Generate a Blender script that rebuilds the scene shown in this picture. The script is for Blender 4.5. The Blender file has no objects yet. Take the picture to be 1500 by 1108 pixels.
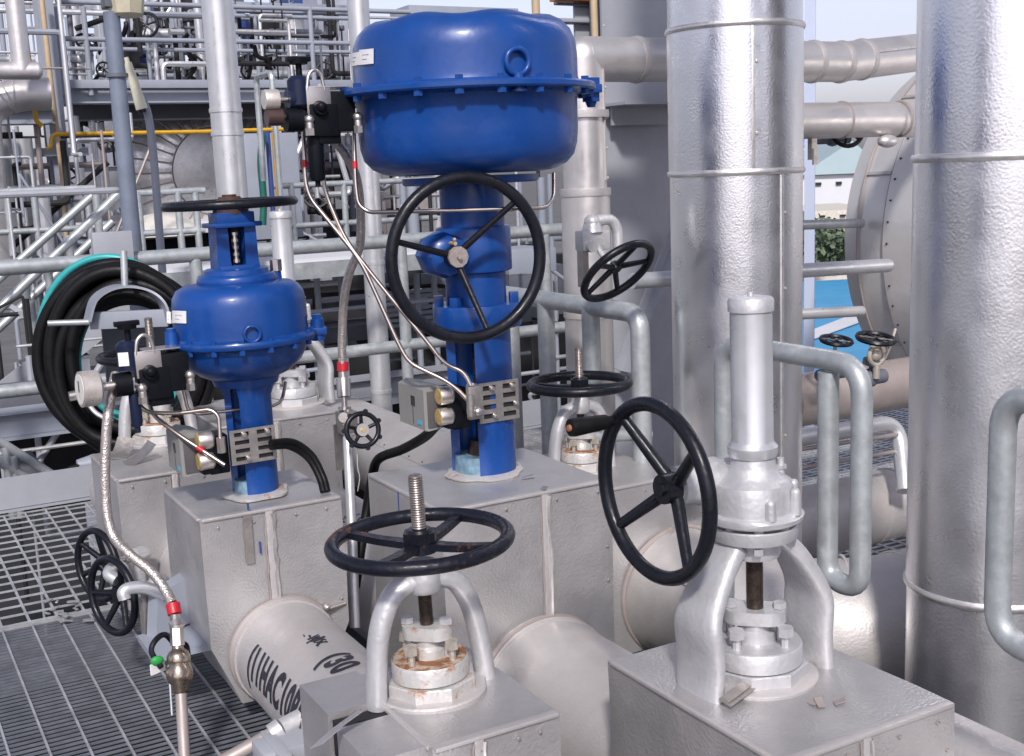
import bpy, bmesh, math, random
from mathutils import Vector, Matrix, noise as mnoise
random.seed(7)
SC = bpy.context.scene
COL = SC.collection
PI = math.pi
V = Vector
# ------------------------------------------------------------------ camera model
F_PX, CAM_H = 1750.0, 1.5
PITCH, YAW, ROLL = math.radians(9.9), math.radians(29), math.radians(2.3)
CP, SP, CY, SY, CR, SR = (math.cos(PITCH), math.sin(PITCH), math.cos(YAW), math.sin(YAW), math.cos(ROLL), math.sin(ROLL))

def ray(px, py):
    x, y = px - 750, 554 - py
    xr, yr = x * CR + y * SR, -x * SR + y * CR
    f, u = F_PX * CP + yr * SP, -F_PX * SP + yr * CP
    return V((xr * CY + f * SY, -xr * SY + f * CY, u)) / F_PX

def at(px, py, d):
    return V((0, 0, CAM_H)) + ray(px, py) * d

def onY(px, py, y):
    r = ray(px, py); return V((0, 0, CAM_H)) + r * (y / r.y)

def onX(px, py, x):
    r = ray(px, py); return V((0, 0, CAM_H)) + r * (x / r.x)

def onZ(px, py, z):
    r = ray(px, py); return V((0, 0, CAM_H)) + r * ((z - CAM_H) / r.z)

def add_camera():
    cd = bpy.data.cameras.new('camera'); co = bpy.data.objects.new('camera', cd); COL.objects.link(co)
    cd.sensor_width = 36; cd.lens = 36 * F_PX / 1500; cd.clip_start = 0.05; cd.clip_end = 5000
    fwd = V((SY * CP, CY * CP, -SP)); right = V((CY, -SY, 0)); up = right.cross(fwd)
    r2, u2 = right * CR - up * SR, right * SR + up * CR
    # image content turned counter-clockwise = camera turned clockwise
    m = Matrix((( r2.x, u2.x, -fwd.x, 0), (r2.y, u2.y, -fwd.y, 0), (r2.z, u2.z, -fwd.z, CAM_H), (0, 0, 0, 1)))
    co.matrix_world = m
    SC.camera = co

# ------------------------------------------------------------------ materials
MATS = {}
def mat(name, col, rough=.5, metal=0.0, var=.12, vs=5.0, bump=0.0, bs=60.0, dirt=None, spots=None, coat=0.0, rvar=.1, streak=False, spec=None):
    if name in MATS: return MATS[name]
    m = bpy.data.materials.new(name); m.use_nodes = True; MATS[name] = m
    nt = m.node_tree; N, L = nt.nodes, nt.links
    b = N['Principled BSDF']
    b.inputs['Roughness'].default_value = rough; b.inputs['Metallic'].default_value = metal
    if spec is not None: b.inputs['Specular IOR Level'].default_value = spec
    if coat: b.inputs['Coat Weight'].default_value = coat; b.inputs['Coat Roughness'].default_value = .12
    tc = N.new('ShaderNodeTexCoord')
    def noise(scale, detail=4, rgh=.6, vec=None):
        n = N.new('ShaderNodeTexNoise'); n.inputs['Scale'].default_value = scale
        n.inputs['Detail'].default_value = detail; n.inputs['Roughness'].default_value = rgh
        L.new(vec if vec else tc.outputs['Object'], n.inputs['Vector']); return n
    def ramp(src, a, b_, lo=.35, hi=.65):
        r = N.new('ShaderNodeMapRange'); r.inputs['From Min'].default_value = lo; r.inputs['From Max'].default_value = hi
        r.inputs['To Min'].default_value = a; r.inputs['To Max'].default_value = b_
        L.new(src, r.inputs['Value']); return r
    vec = tc.outputs['Object']
    if streak:
        mp = N.new('ShaderNodeMapping'); mp.inputs['Scale'].default_value = (1, 1, .12); L.new(vec, mp.inputs['Vector']); vec = mp.outputs['Vector']
    n1 = noise(vs, 5, .65, vec)
    mix = N.new('ShaderNodeMix'); mix.data_type = 'RGBA'
    c0 = [max(0, c * (1 - var)) for c in col]; c1 = [min(1, c * (1 + var)) for c in col]
    mix.inputs[6].default_value = (*c0, 1); mix.inputs[7].default_value = (*c1, 1)
    L.new(ramp(n1.outputs['Fac'], 0, 1).outputs[0], mix.inputs[0])
    out = mix.outputs[2]
    layers = []
    if dirt: layers.append(dirt)
    if spots: layers.append(spots)
    for k, (dc, thr, sc, amt) in enumerate(layers):
        n2 = noise(sc, 6, .7)
        mx = N.new('ShaderNodeMix'); mx.data_type = 'RGBA'
        L.new(out, mx.inputs[6]); mx.inputs[7].default_value = (*dc, 1)
        rr = ramp(n2.outputs['Fac'], 0, amt, thr, thr + (.12 if k == 0 and dirt else .05)); L.new(rr.outputs[0], mx.inputs[0])
        out = mx.outputs[2]
        if metal > 0:
            mm = N.new('ShaderNodeMath'); mm.operation = 'MULTIPLY_ADD'; mm.inputs[1].default_value = -metal; mm.inputs[2].default_value = metal
            L.new(rr.outputs[0], mm.inputs[0]); L.new(mm.outputs[0], b.inputs['Metallic'])
    L.new(out, b.inputs['Base Color'])
    n3 = noise(vs * 3.1, 3)
    rr = ramp(n3.outputs['Fac'], max(0, rough - rvar), min(1, rough + rvar), .3, .7); L.new(rr.outputs[0], b.inputs['Roughness'])
    if bump:
        n4 = noise(bs, .6, .4)
        bp = N.new('ShaderNodeBump'); bp.inputs['Strength'].default_value = 1.0; bp.inputs['Distance'].default_value = bump
        L.new(n4.outputs['Fac'], bp.inputs['Height']); L.new(bp.outputs[0], b.inputs['Normal'])
    return m

RUST = (.22, .075, .02)
M = dict(
    jacket=mat('aluminium_jacket', (.535, .515, .510), .56, .54, .11, 2.2, .0009, 120, ((.40, .32, .27), .56, 2.6, .35)),
    jbox=mat('aluminium_box_sheet', (.495, .485, .488), .45, .62, .13, 2.2, .0011, 150, ((.38, .31, .27), .58, 3.2, .35)),
    stucco=mat('stucco_aluminium', (.86, .86, .88), .31, .96, .04, 3, .0005, 130, None, None, 0, .06),
    clad=mat('smooth_cladding', (.68, .655, .645), .40, .72, .08, 2, .0015, 20, ((.42, .36, .32), .58, 1.5, .3)),
    alu=mat('bright_aluminium_band', (.72, .70, .68), .36, .85, .1, 10),
    silver=mat('silver_paint', (.54, .54, .555), .44, .45, .06, 12, .0010, 90, ((.36, .31, .26), .70, 9, .4)),
    silverpipe=mat('silver_painted_pipe', (.63, .64, .66), .36, .6, .06, 5),
    bonnet=mat('silver_paint_rusting', (.56, .55, .54), .42, .35, .08, 20, .0012, 90, ((.30, .13, .04), .54, 20, .95)),
    rustybolt=mat('stained_bolt', (.50, .46, .40), .45, .5, .15, 60, 0, 60, ((.30, .16, .06), .56, 60, .7)),
    seatrust=mat('rusty_flange_top', (.46, .38, .30), .6, .2, .2, 30, .001, 90, (RUST, .43, 24, .95)),
    blue=mat('blue_enamel', (.006, .052, .235), .33, 0, .16, 3, .0005, 45, ((.05, .085, .16), .58, 4, .30), ((.05, .03, .03), .71, 26, .8), .10, .12, False, .4),
    bluechip=mat('flaked_pale_blue_paint', (.15, .25, .33), .55, 0, .3, 40, .001, 60, ((.16, .06, .03), .6, 30, .8)),
    black=mat('black_gloss_paint', (.008, .009, .014), .34, 0, .2, 20, .0008, 60, ((.05, .03, .025), .66, 20, .5), None, 0, .1, False, .3),
    blackrust=mat('worn_black_paint', (.008, .009, .016), .34, 0, .2, 20, .0015, 70, None, ((.10, .04, .02), .575, 13, .85), 0, .1, False, .35),
    rubber=mat('black_rubber', (.005, .005, .006), .5, 0, .25, 12, .0008, 40, None, None, 0, .1, False, .22),
    blackplastic=mat('black_plastic', (.005, .006, .009), .5, 0, .2, 30, 0, 60, None, None, 0, .1, False, .15),
    navy=mat('navy_plastic', (.008, .014, .04), .42, 0, .15, 30, 0, 60, None, None, 0, .1, False, .3),
    galv=mat('galvanised_tube', (.40, .43, .445), .46, .45, .14, 16, .0006, 40, ((.54, .55, .55), .57, 9, .5)),
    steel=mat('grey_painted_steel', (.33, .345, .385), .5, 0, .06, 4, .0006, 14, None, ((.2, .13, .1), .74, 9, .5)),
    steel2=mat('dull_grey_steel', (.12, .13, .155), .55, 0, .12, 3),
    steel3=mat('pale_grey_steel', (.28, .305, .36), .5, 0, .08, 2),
    palepost=mat('pale_blue_grey_paint', (.47, .53, .68), .55, 0, .04, 2),
    stainless=mat('stainless_tubing', (.52, .45, .40), .30, 1.0, .05, 6, 0, 60, None, None, 0, .03),
    fitting=mat('stainless_fitting', (.60, .56, .53), .34, .9, .04, 10, 0, 60, None, None, 0, .03),
    braid=mat('braided_hose', (.55, .50, .47), .42, .8, .2, 90, .002, 220),
    plate=mat('slotted_steel_plate', (.42, .39, .37), .42, .8, .12, 30),
    thread=mat('threaded_stem', (.26, .23, .215), .4, .7, .2, 40),
    darkstem=mat('greasy_stem', (.045, .032, .026), .3, .4, .3, 40),
    greybox=mat('grey_instrument_case', (.25, .25, .24), .5, 0, .04, 12, .0004, 90),
    greybox2=mat('dark_grey_case_side', (.085, .08, .085), .5, 0, .06, 12),
    brass=mat('yellowed_gauge_back', (.50, .36, .15), .4, .3, .2, 60),
    gaugewhite=mat('pale_gauge_case', (.62, .57, .53), .35, .5, .1, 30),
    white=mat('white_paper', (.80, .79, .78), .6, 0, .04, 40),
    ink=mat('faded_ink', (.42, .44, .52), .7, 0, .2, 60),
    stencil=mat('black_stencil_paint', (.018, .018, .03), .5, 0, .5, 45),
    red=mat('red_tape', (.50, .012, .025), .42, 0, .12, 30),
    turq=mat('turquoise_hose', (.03, .33, .34), .4, 0, .1, 20),
    green=mat('green_hose', (.005, .10, .075), .45, 0, .1, 20),
    bluehose=mat('blue_pipe_paint', (.03, .06, .22), .45, 0, .1, 20),
    yellow=mat('yellow_pipe_paint', (.60, .33, .015), .45, 0, .1, 20),
    cream=mat('cream_plastic', (.50, .46, .34), .45, 0, .1, 12),
    tan=mat('tan_conduit', (.50, .38, .24), .5, 0, .1, 10),
    vsheet=mat('vessel_sheet', (.70, .68, .665), .46, .5, .08, 1.2, .001, 25),
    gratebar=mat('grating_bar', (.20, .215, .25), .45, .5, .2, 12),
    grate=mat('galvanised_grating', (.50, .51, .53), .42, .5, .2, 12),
    dark=mat('painted_shade_dark', (.014, .014, .016), .8, 0, .5, 1.0),  # near-black that puts shade into the colour of panels, boxes and ground
    concrete=mat('plant_yard_concrete', (.12, .12, .12), .85, 0, .2, .2),
    bluesheet=mat('blue_roof_sheet', (.05, .30, .55), .5, 0, .06, .5, .05, 2.0),
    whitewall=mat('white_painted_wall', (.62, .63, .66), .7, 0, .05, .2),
    greyroof=mat('pale_teal_roof', (.35, .45, .48), .6, 0, .05, .2),
    leaf=mat('tree_foliage', (.11, .15, .09), .7, 0, .5, .8),
    brown=mat('brown_stain_and_shade_cladding', (.36, .315, .30), .5, .35, .12, 3, .001, 20),  # stain on joints; also the painted shade of the pipe under the vessel
    screen=mat('dark_display', (.02, .024, .022), .2, 0, .1, 20),
    cyan=mat('cyan_mark', (.05, .38, .62), .5, 0, .05, 20),
    greentag=mat('green_tag', (.02, .30, .06), .5, 0, .05, 20),
    orange=mat('orange_steel', (.45, .16, .03), .5, 0, .1, 8),
    gapshade=mat('painted_gap_shade', (.012, .012, .014), .8, 0, .1, 8),  # dark colour stands in for shade inside slots and gaps
)

# ------------------------------------------------------------------ mesh builder
def frame(axis):
    a = V(axis).normalized()
    u = a.orthogonal().normalized()
    if abs(a.z) < .999:
        u = V((0, 0, 1)).cross(a).normalized()
    else:
        u = V((1, 0, 0))
    return a, u, a.cross(u).normalized()

class MB:
    def __init__(s): s.bm = bmesh.new()
    def box(s, c, size, rz=0.0, bevel=0.0, mtx=None):
        b = bmesh.new(); bmesh.ops.create_cube(b, size=1)
        bmesh.ops.scale(b, vec=V(size), verts=b.verts)
        if bevel: bmesh.ops.bevel(b, geom=b.edges[:], offset=bevel, segments=2, affect='EDGES', profile=.6)
        m = Matrix.Translation(V(c)) @ (mtx.to_4x4() if mtx else Matrix.Rotation(rz, 4, 'Z'))
        return s._merge(b, m)
    def _merge(s, b, m=None):
        if m: bmesh.ops.transform(b, matrix=m, verts=b.verts)
        me = bpy.data.meshes.new('tmp'); b.to_mesh(me); b.free(); s.bm.from_mesh(me); bpy.data.meshes.remove(me); return s
    def cyl(s, a, b, r, r2=None, seg=20, cap=True, phase=0.0):
        a, b = V(a), V(b); ax, u, v = frame(b - a); r2 = r if r2 is None else r2
        R = [[s.bm.verts.new(p + (u * math.cos(t) + v * math.sin(t)) * rr) for t in [2 * PI * i / seg + phase for i in range(seg)]] for p, rr in ((a, r), (b, r2))]
        for i in range(seg):
            j = (i + 1) % seg; s.bm.faces.new((R[0][i], R[0][j], R[1][j], R[1][i]))
        if cap: s.bm.faces.new(R[0][::-1]); s.bm.faces.new(R[1])
        return s
    def hexa(s, c, axis, r, h): 
        a = V(axis).normalized(); return s.cyl(V(c), V(c) + a * h, r, seg=6)
    def lathe(s, prof, o=(0, 0, 0), axis=(0, 0, 1), seg=48, fn=None):
        o = V(o); a, u, v = frame(axis); rings = []
        for r, z in prof:
            if r < 1e-6: rings.append([s.bm.verts.new(o + a * z)]); continue
            ring = []
            for i in range(seg):
                t = 2 * PI * i / seg; rr, zz = (fn(r, z, t) if fn else (r, z))
                ring.append(s.bm.verts.new(o + a * zz + (u * math.cos(t) + v * math.sin(t)) * rr))
            rings.append(ring)
        for A, B in zip(rings, rings[1:]):
            for i in range(seg):
                j = (i + 1) % seg
                if len(A) == 1 and len(B) == 1: break
                if len(A) == 1: s.bm.faces.new((A[0], B[j], B[i]))
                elif len(B) == 1: s.bm.faces.new((A[i], A[j], B[0]))
                else: s.bm.faces.new((A[i], A[j], B[j], B[i]))
        return s
    def torus(s, c, axis, R, r, seg=56, rs=12, ry=None, wob=0.0, arc=(0, 2 * PI), up=None):
        c = V(c); a, u, v = frame(axis)
        full = abs(arc[1] - arc[0] - 2 * PI) < 1e-6
        pts = []
        n = seg if full else seg + 1
        for i in range(n):
            t = arc[0] + (arc[1] - arc[0]) * i / seg
            k = 1 + wob * math.sin(3 * t + wob * 70)
            pts.append(c + u * math.cos(t) * R * k + v * math.sin(t) * (ry or R) * k)
        return s.sweep(pts, r, rs, full)
    def sweep(s, pts, r, rs=10, closed=False, cap=True):
        n = len(pts); rings = []; prev = None
        for i, p in enumerate(pts):
            if closed: t = (pts[(i + 1) % n] - pts[i - 1]).normalized()
            else: t = (pts[min(i + 1, n - 1)] - pts[max(i - 1, 0)]).normalized()
            if prev is None: _, u, _v = frame(t)
            else:
                u = prev - t * prev.dot(t)
                u = u.normalized() if u.length > 1e-6 else frame(t)[1]
            prev = u; v = t.cross(u)
            rr = r[i] if isinstance(r, (list, tuple)) else r
            rings.append([s.bm.verts.new(p + (u * math.cos(2 * PI * k / rs) + v * math.sin(2 * PI * k / rs)) * rr) for k in range(rs)])
        off = 0
        for i in range(n if closed else n - 1):
            A, B = rings[i], rings[(i + 1) % n]
            if closed and i == n - 1:
                best = min(range(rs), key=lambda o_: (A[0].co - B[o_].co).length); off = best
            for k in range(rs):
                j = (k + 1) % rs
                s.bm.faces.new((A[k], A[j], B[(j + off) % rs], B[(k + off) % rs]))
        if cap and not closed: s.bm.faces.new(rings[0][::-1]); s.bm.faces.new(rings[-1])
        return s
    def tube(s, pts, r, fillet=.05, rs=10, steps=6):
        return s.sweep(path(pts, fillet, steps), r, rs)
    def prism(s, poly, o, u, v, t):
        """extrude the 2-D outline along u x v by t (centred)"""
        o, u, v = V(o), V(u), V(v); n = u.cross(v).normalized() * t / 2
        A = [s.bm.verts.new(o + u * x + v * y - n) for x, y in poly]; B = [s.bm.verts.new(o + u * x + v * y + n) for x, y in poly]
        k = len(poly)
        s.bm.faces.new(A[::-1]); s.bm.faces.new(B)
        for i in range(k): s.bm.faces.new((A[i], A[(i + 1) % k], B[(i + 1) % k], B[i]))
        return s
    def sphere(s, c, r, sx=1, sy=1, sz=1, sub=3):
        b = bmesh.new(); bmesh.ops.create_icosphere(b, subdivisions=sub, radius=r)
        return s._merge(b, Matrix.Translation(V(c)) @ Matrix.Diagonal((sx, sy, sz, 1)))
    def ribbon(s, pts, w, t, wdir):
        """flat bar along pts: width w along wdir, thickness t"""
        rings = []; wd = V(wdir).normalized()
        n = len(pts)
        for i, p in enumerate(pts):
            tg = (pts[min(i + 1, n - 1)] - pts[max(i - 1, 0)]).normalized(); nn = tg.cross(wd).normalized()
            ww = w[i] if isinstance(w, (list, tuple)) else w
            h = [(-.5, -.5), (-.5, .5), (.5, .5), (.5, -.5)]
            rings.append([s.bm.verts.new(p + wd * ww * a + nn * t * b) for a, b in h])
        for A, B in zip(rings, rings[1:]):
            for k in range(4): s.bm.faces.new((A[k], A[(k + 1) % 4], B[(k + 1) % 4], B[k]))
        s.bm.faces.new(rings[0][::-1]); s.bm.faces.new(rings[-1]); return s
    def bevel(s, w, angle=40, seg=2):
        es = [e for e in s.bm.edges if len(e.link_faces) == 2 and e.calc_face_angle(0) > math.radians(angle)]
        bmesh.ops.bevel(s.bm, geom=es, offset=w, segments=seg, affect='EDGES', profile=.6, clamp_overlap=True); return s

def path(pts, fillet=.05, steps=6):
    pts = [V(p) for p in pts]; out = [pts[0]]
    for i in range(1, len(pts) - 1):
        p, a, b = pts[i], pts[i - 1], pts[i + 1]
        d1, d2 = (a - p), (b - p)
        f = min(fillet, d1.length * .48, d2.length * .48)
        q0, q1 = p + d1.normalized() * f, p + d2.normalized() * f
        for k in range(steps + 1):
            t = k / steps; out.append(q0 * (1 - t) ** 2 + p * 2 * t * (1 - t) + q1 * t * t)
    out.append(pts[-1]); return out

def smooth_path(pts, n=10):
    pts = [V(p) for p in pts]; P = [pts[0] * 2 - pts[1]] + pts + [pts[-1] * 2 - pts[-2]]; out = []
    for i in range(1, len(P) - 2):
        a, b, c, d = P[i - 1:i + 3]
        for k in range(n):
            t = k / n
            out.append(.5 * ((2 * b) + (c - a) * t + (2 * a - 5 * b + 4 * c - d) * t * t + (3 * b - a - 3 * c + d) * t ** 3))
    out.append(pts[-1]); return out

# ------------------------------------------------------------------ objects
INV = {}
def thing(name, label, cat, loc=(0, 0, 0), rz=0.0, group=None):
    o = bpy.data.objects.new(name, None); COL.objects.link(o)
    o.empty_display_size = .05; o.location = V(loc); o.rotation_euler = (0, 0, rz)
    o['label'] = label; o['category'] = cat
    if group: o['group'] = group
    INV[o.name] = (Matrix.Translation(V(loc)) @ Matrix.Rotation(rz, 4, 'Z')).inverted()
    return o

def finish(mb, angle=38):
    bm = mb.bm
    bmesh.ops.recalc_face_normals(bm, faces=bm.faces)
    return bm

def build(name, mb, m, parent=None, local=False, label=None, angle=38):
    """world-space builder -> one mesh object, parented with identity local transform"""
    bm = finish(mb)
    me = bpy.data.meshes.new(name); bm.to_mesh(me); bm.free()
    me.materials.append(M[m] if isinstance(m, str) else m)
    me.polygons.foreach_set('use_smooth', [True] * len(me.polygons))
    me.set_sharp_from_angle(angle=math.radians(angle))
    o = bpy.data.objects.new(name, me); COL.objects.link(o)
    if parent:
        inv = INV[parent.name]; INV[o.name] = inv
        if not local: me.transform(inv)
        o.parent = parent
    if label: o['label'] = label
    return o

def single(name, mb, m, label, cat, group=None, kind=None):
    o = build(name, mb, m)
    vs = o.data.vertices
    xs = [v.co.x for v in vs]; ys = [v.co.y for v in vs]; zs = [v.co.z for v in vs]
    c = V(((min(xs) + max(xs)) / 2, (min(ys) + max(ys)) / 2, min(zs)))
    o.data.transform(Matrix.Translation(-c)); o.location = c
    INV[o.name] = Matrix.Translation(-c)
    if kind: o['kind'] = kind
    if label: o['label'] = label
    if cat: o['category'] = cat
    if group: o['group'] = group
    return o

def dup(o, loc=None, rz=None, label=None, parent=None):
    c = o.copy(); COL.objects.link(c); c.parent = parent
    if loc is not None: c.location = V(loc)
    if rz is not None: c.rotation_euler = (0, 0, rz)
    if label: c['label'] = label
    for ch in list(o.children): dup(ch, parent=c)
    return c

def part_copies(src, places, parent):
    """copies of a part (built at local origin, local coords) at world points"""
    inv = INV[parent.name]
    for i, p in enumerate(places):
        c = src if i == 0 else src.copy()
        if i: COL.objects.link(c)
        c.parent = parent; c.location = inv @ V(p)

def bolts(parent, places, r, h, m='silver', name='bolt', up=1, shank=0.0):
    mb = MB(); mb.hexa((0, 0, 0), (0, 0, up), r, h)
    if shank: mb.cyl((0, 0, -shank * up), (0, 0, 0), r * .5, seg=8)
    src = build(name, mb, m, parent, local=True)
    part_copies(src, places, parent); return src

def lean(root, deg):
    """the whole thing stands a little out of plumb, leaning left as seen from the walkway"""
    from mathutils import Quaternion
    root.rotation_euler = Quaternion((SY, CY, 0), -math.radians(deg)).to_euler(); return root

def circle(c, axis, R, n, ph=0.0):
    a, u, v = frame(axis); c = V(c)
    return [c + (u * math.cos(2 * PI * i / n + ph) + v * math.sin(2 * PI * i / n + ph)) * R for i in range(n)]
# ================================================================== valves on the insulated lines
def handwheel(parent, c, axis, R, r, hub, n=4, ph=.78, m='black', dish=0.0, spoke=.011, flat=False, hubr=.034, hublen=.05, name='handwheel'):
    """rim centred at c; hub shifted by `dish` along axis"""
    a, u, v = frame(axis); c = V(c); h = c + a * dish
    mb = MB(); mb.torus(c, axis, R, r, 64, 12)
    for i in range(n):
        t = ph + 2 * PI * i / n; d = u * math.cos(t) + v * math.sin(t)
        p0, p1 = h + d * hubr * .6, c + d * R
        if flat:
            mid = p0.lerp(p1, .5) - a * .004
            mb.ribbon(path([p0, mid, p1], .08, 4), [spoke * 2.6, spoke * 2.3, spoke * 2.2, spoke * 2.1, spoke * 2.0, spoke * 1.9, spoke * 1.9], spoke * 1.3, a.cross(d))
        else:
            mb.cyl(p0, p1, spoke * 1.15, spoke * .9, 10)
    w = build(name, mb, m, parent)
    hb = MB(); hb.cyl(h - a * hublen / 2, h + a * hublen / 2, hubr, hubr * .92, 24)
    build('hub', hb, m, w)
    return w

def yoke_leg(parent, x, y, z0, z1, foot, top, wy0, wy1, t, sgn, m='silver', bulge=.02, arch=True):
    P = [V((x + sgn * foot, y, z0)), V((x + sgn * (foot - .004), y, z0 + (z1 - z0) * .25)),
         V((x + sgn * (foot * .80 + top * .20 + bulge), y, z0 + (z1 - z0) * .55)),
         V((x + sgn * (foot * .35 + top * .65 + bulge * .7), y, z0 + (z1 - z0) * .84)), V((x + sgn * top, y, z1))]
    pts = smooth_path(P, 7); n = len(pts)
    w = [wy0 + (wy1 - wy0) * max(0, (i / (n - 1) - .45) / .55) ** .8 for i in range(n)]
    # rounded cast section, t thick and w wide
    mb = MB(); rings = []; sec = []
    for i in range(20):
        a = 2 * PI * i / 20; ca, sa = math.cos(a), math.sin(a); sec.append((math.copysign(abs(ca) ** .55, ca), math.copysign(abs(sa) ** .75, sa)))
    for i, p in enumerate(pts):
        tg = (pts[min(i + 1, n - 1)] - pts[max(i - 1, 0)]).normalized(); wd = V((0, 1, 0)); nn = tg.cross(wd).normalized()
        rings.append([mb.bm.verts.new(p + wd * w[i] / 2 * a + nn * t / 2 * b) for a, b in sec])
    for A, B in zip(rings, rings[1:]):
        for k in range(20): mb.bm.faces.new((A[k], A[(k + 1) % 20], B[(k + 1) % 20], B[k]))
    mb.bm.faces.new(rings[0][::-1]); mb.bm.faces.new(rings[-1])
    return build('yoke_leg', mb, m, parent)

def bonnet_stack(t, x, y, z, R, Rf, sz, stem_top, stem_r, ph=.4, pad=True, oct=True, mset=('bonnet', 'seatrust', 'bonnet')):
    if pad:
        mb = MB(); mb.lathe([(0, -.01), (R * 1.18, -.01), (R * 1.2, .004), (R * 1.16, .008), (R * .9, .010), (0, .010)], (x, y, z), seg=40); build('sealant_ring', mb, 'jacket', t)
    mb = MB(); mb.lathe([(0, 0), (R, 0), (R, .034), (R * .97, .037), (0, .037)], (x, y, z), seg=8 if oct else 40); build('body_flange', mb, mset[0], t, angle=30)
    z1 = z + .040
    mb = MB(); mb.lathe([(0, 0), (Rf, 0), (Rf, sz), (Rf * .97, sz + .004), (0, sz + .004)], (x, y, z1), seg=40); bf = build('bonnet_flange', mb, mset[2], t)
    mb = MB(); mb.lathe([(0, .0035), (Rf * .965, .0042), (Rf * .965, .0062), (Rf * .4, .0075), (0, .0075)], (x, y, z1 + sz), seg=40); build('flange_face', mb, mset[1], bf)
    z2 = z1 + sz + .006
    b = bolts(t, [p + V((0, 0, .026)) for p in circle((x, y, z2), (0, 0, 1), Rf * .74, 4, ph)], Rf * .18, .020, 'rustybolt' if mset[1] == 'seatrust' else 'silver', 'flange_bolt', 1, .03)
    mb = MB(); mb.lathe([(Rf * .44, 0), (Rf * .42, .02), (Rf * .33, .028), (Rf * .33, .05), (0, .05)], (x, y, z2), seg=24); build('packing_neck', mb, mset[0], t)
    # oval gland plate with its two studs
    mb = MB(); zz = z2 + .048
    L, W = Rf * .70, Rf * .40
    poly = [(math.cos(a) * W * .9 + (L - W) * (1 if math.cos(a) > 0 else -1), math.sin(a) * W) for a in [2 * PI * i / 20 + .01 for i in range(20)]]
    dx, dy = math.cos(-.75), math.sin(-.75)
    mb.prism(poly, (x, y, zz + .012), (dx, dy, 0), (-dy, dx, 0), .030); mb.bevel(.002); gp = build('gland_plate', mb, mset[0], t)
    for sg in (-1, 1):
        px, py = x + dx * sg * Rf * .52, y + dy * sg * Rf * .52
        mb = MB(); mb.cyl((px, py, z2), (px, py, zz + .038), .008, seg=10); mb.hexa((px, py, zz + .028), (0, 0, 1), .0155, .013); build('gland_stud', mb, 'silver', t)
    mb = MB(); mb.cyl((x, y, zz), (x, y, stem_top), stem_r, seg=18); build('stem', mb, 'darkstem', t)

def threaded(parent, x, y, z0, z1, r, pitch=.0055):
    pr = [(r * .86, 0)]; z = 0; h = z1 - z0
    while z + pitch < h - .006:
        pr += [(r * .84, z + pitch * .2), (r, z + pitch * .5), (r, z + pitch * .65), (r * .84, z + pitch * .95)]; z += pitch
    pr += [(r * .95, h - .004), (r * .8, h), (0, h)]
    mb = MB(); mb.lathe(pr, (x, y, z0), seg=20); build('threaded_stem', mb, 'thread', parent, angle=60)

def gate_valve(label, x, y, z, k=1.0, wheel_m='blackrust', group=None, ph=.62):
    t = thing('gate_valve', label, 'valve', (x, y, z), 0, group)
    S = lambda v: v * k
    bonnet_stack(t, x, y, z, S(.104), S(.087), S(.036), z + S(.27), S(.0155), .5)
    half = [(.136, -.006), (.131, .06), (.122, .13), (.106, .19), (.078, .238), (.040, .258)]
    pts = smooth_path([V((x - S(a), y, z + S(b))) for a, b in half] + [V((x, y, z + S(.262)))] + [V((x + S(a), y, z + S(b))) for a, b in half[::-1]], 6)
    mb = MB(); mb.sweep(pts, S(.0235), 14)
    for v in mb.bm.verts: v.co.y = y + (v.co.y - y) * 1.2
    build('yoke_arch', mb, 'silver', t)
    mb = MB(); mb.lathe([(0, 0), (S(.034), 0), (S(.040), S(.008)), (S(.040), S(.04)), (S(.03), S(.07)), (0, S(.07))], (x, y, z + S(.234)), seg=28); build('yoke_head', mb, 'silver', t)
    w = handwheel(t, (x, y, z + S(.352)), (0, 0, 1), S(.195), S(.0165 if k == 1 else .020), 0, 4, ph, wheel_m, dish=S(-.012), spoke=S(.012), flat=True, hubr=S(.036), hublen=S(.03))
    mb = MB(); mb.hexa((x, y, z + S(.350)), (0, 0, 1), S(.040), S(.022)); mb.cyl((x, y, z + S(.372)), (x, y, z + S(.378)), S(.030), S(.026), 20); build('wheel_nut', mb, 'black', t)
    threaded(t, x, y, z + S(.372), z + S(.50), S(.0165))
    return t

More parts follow.
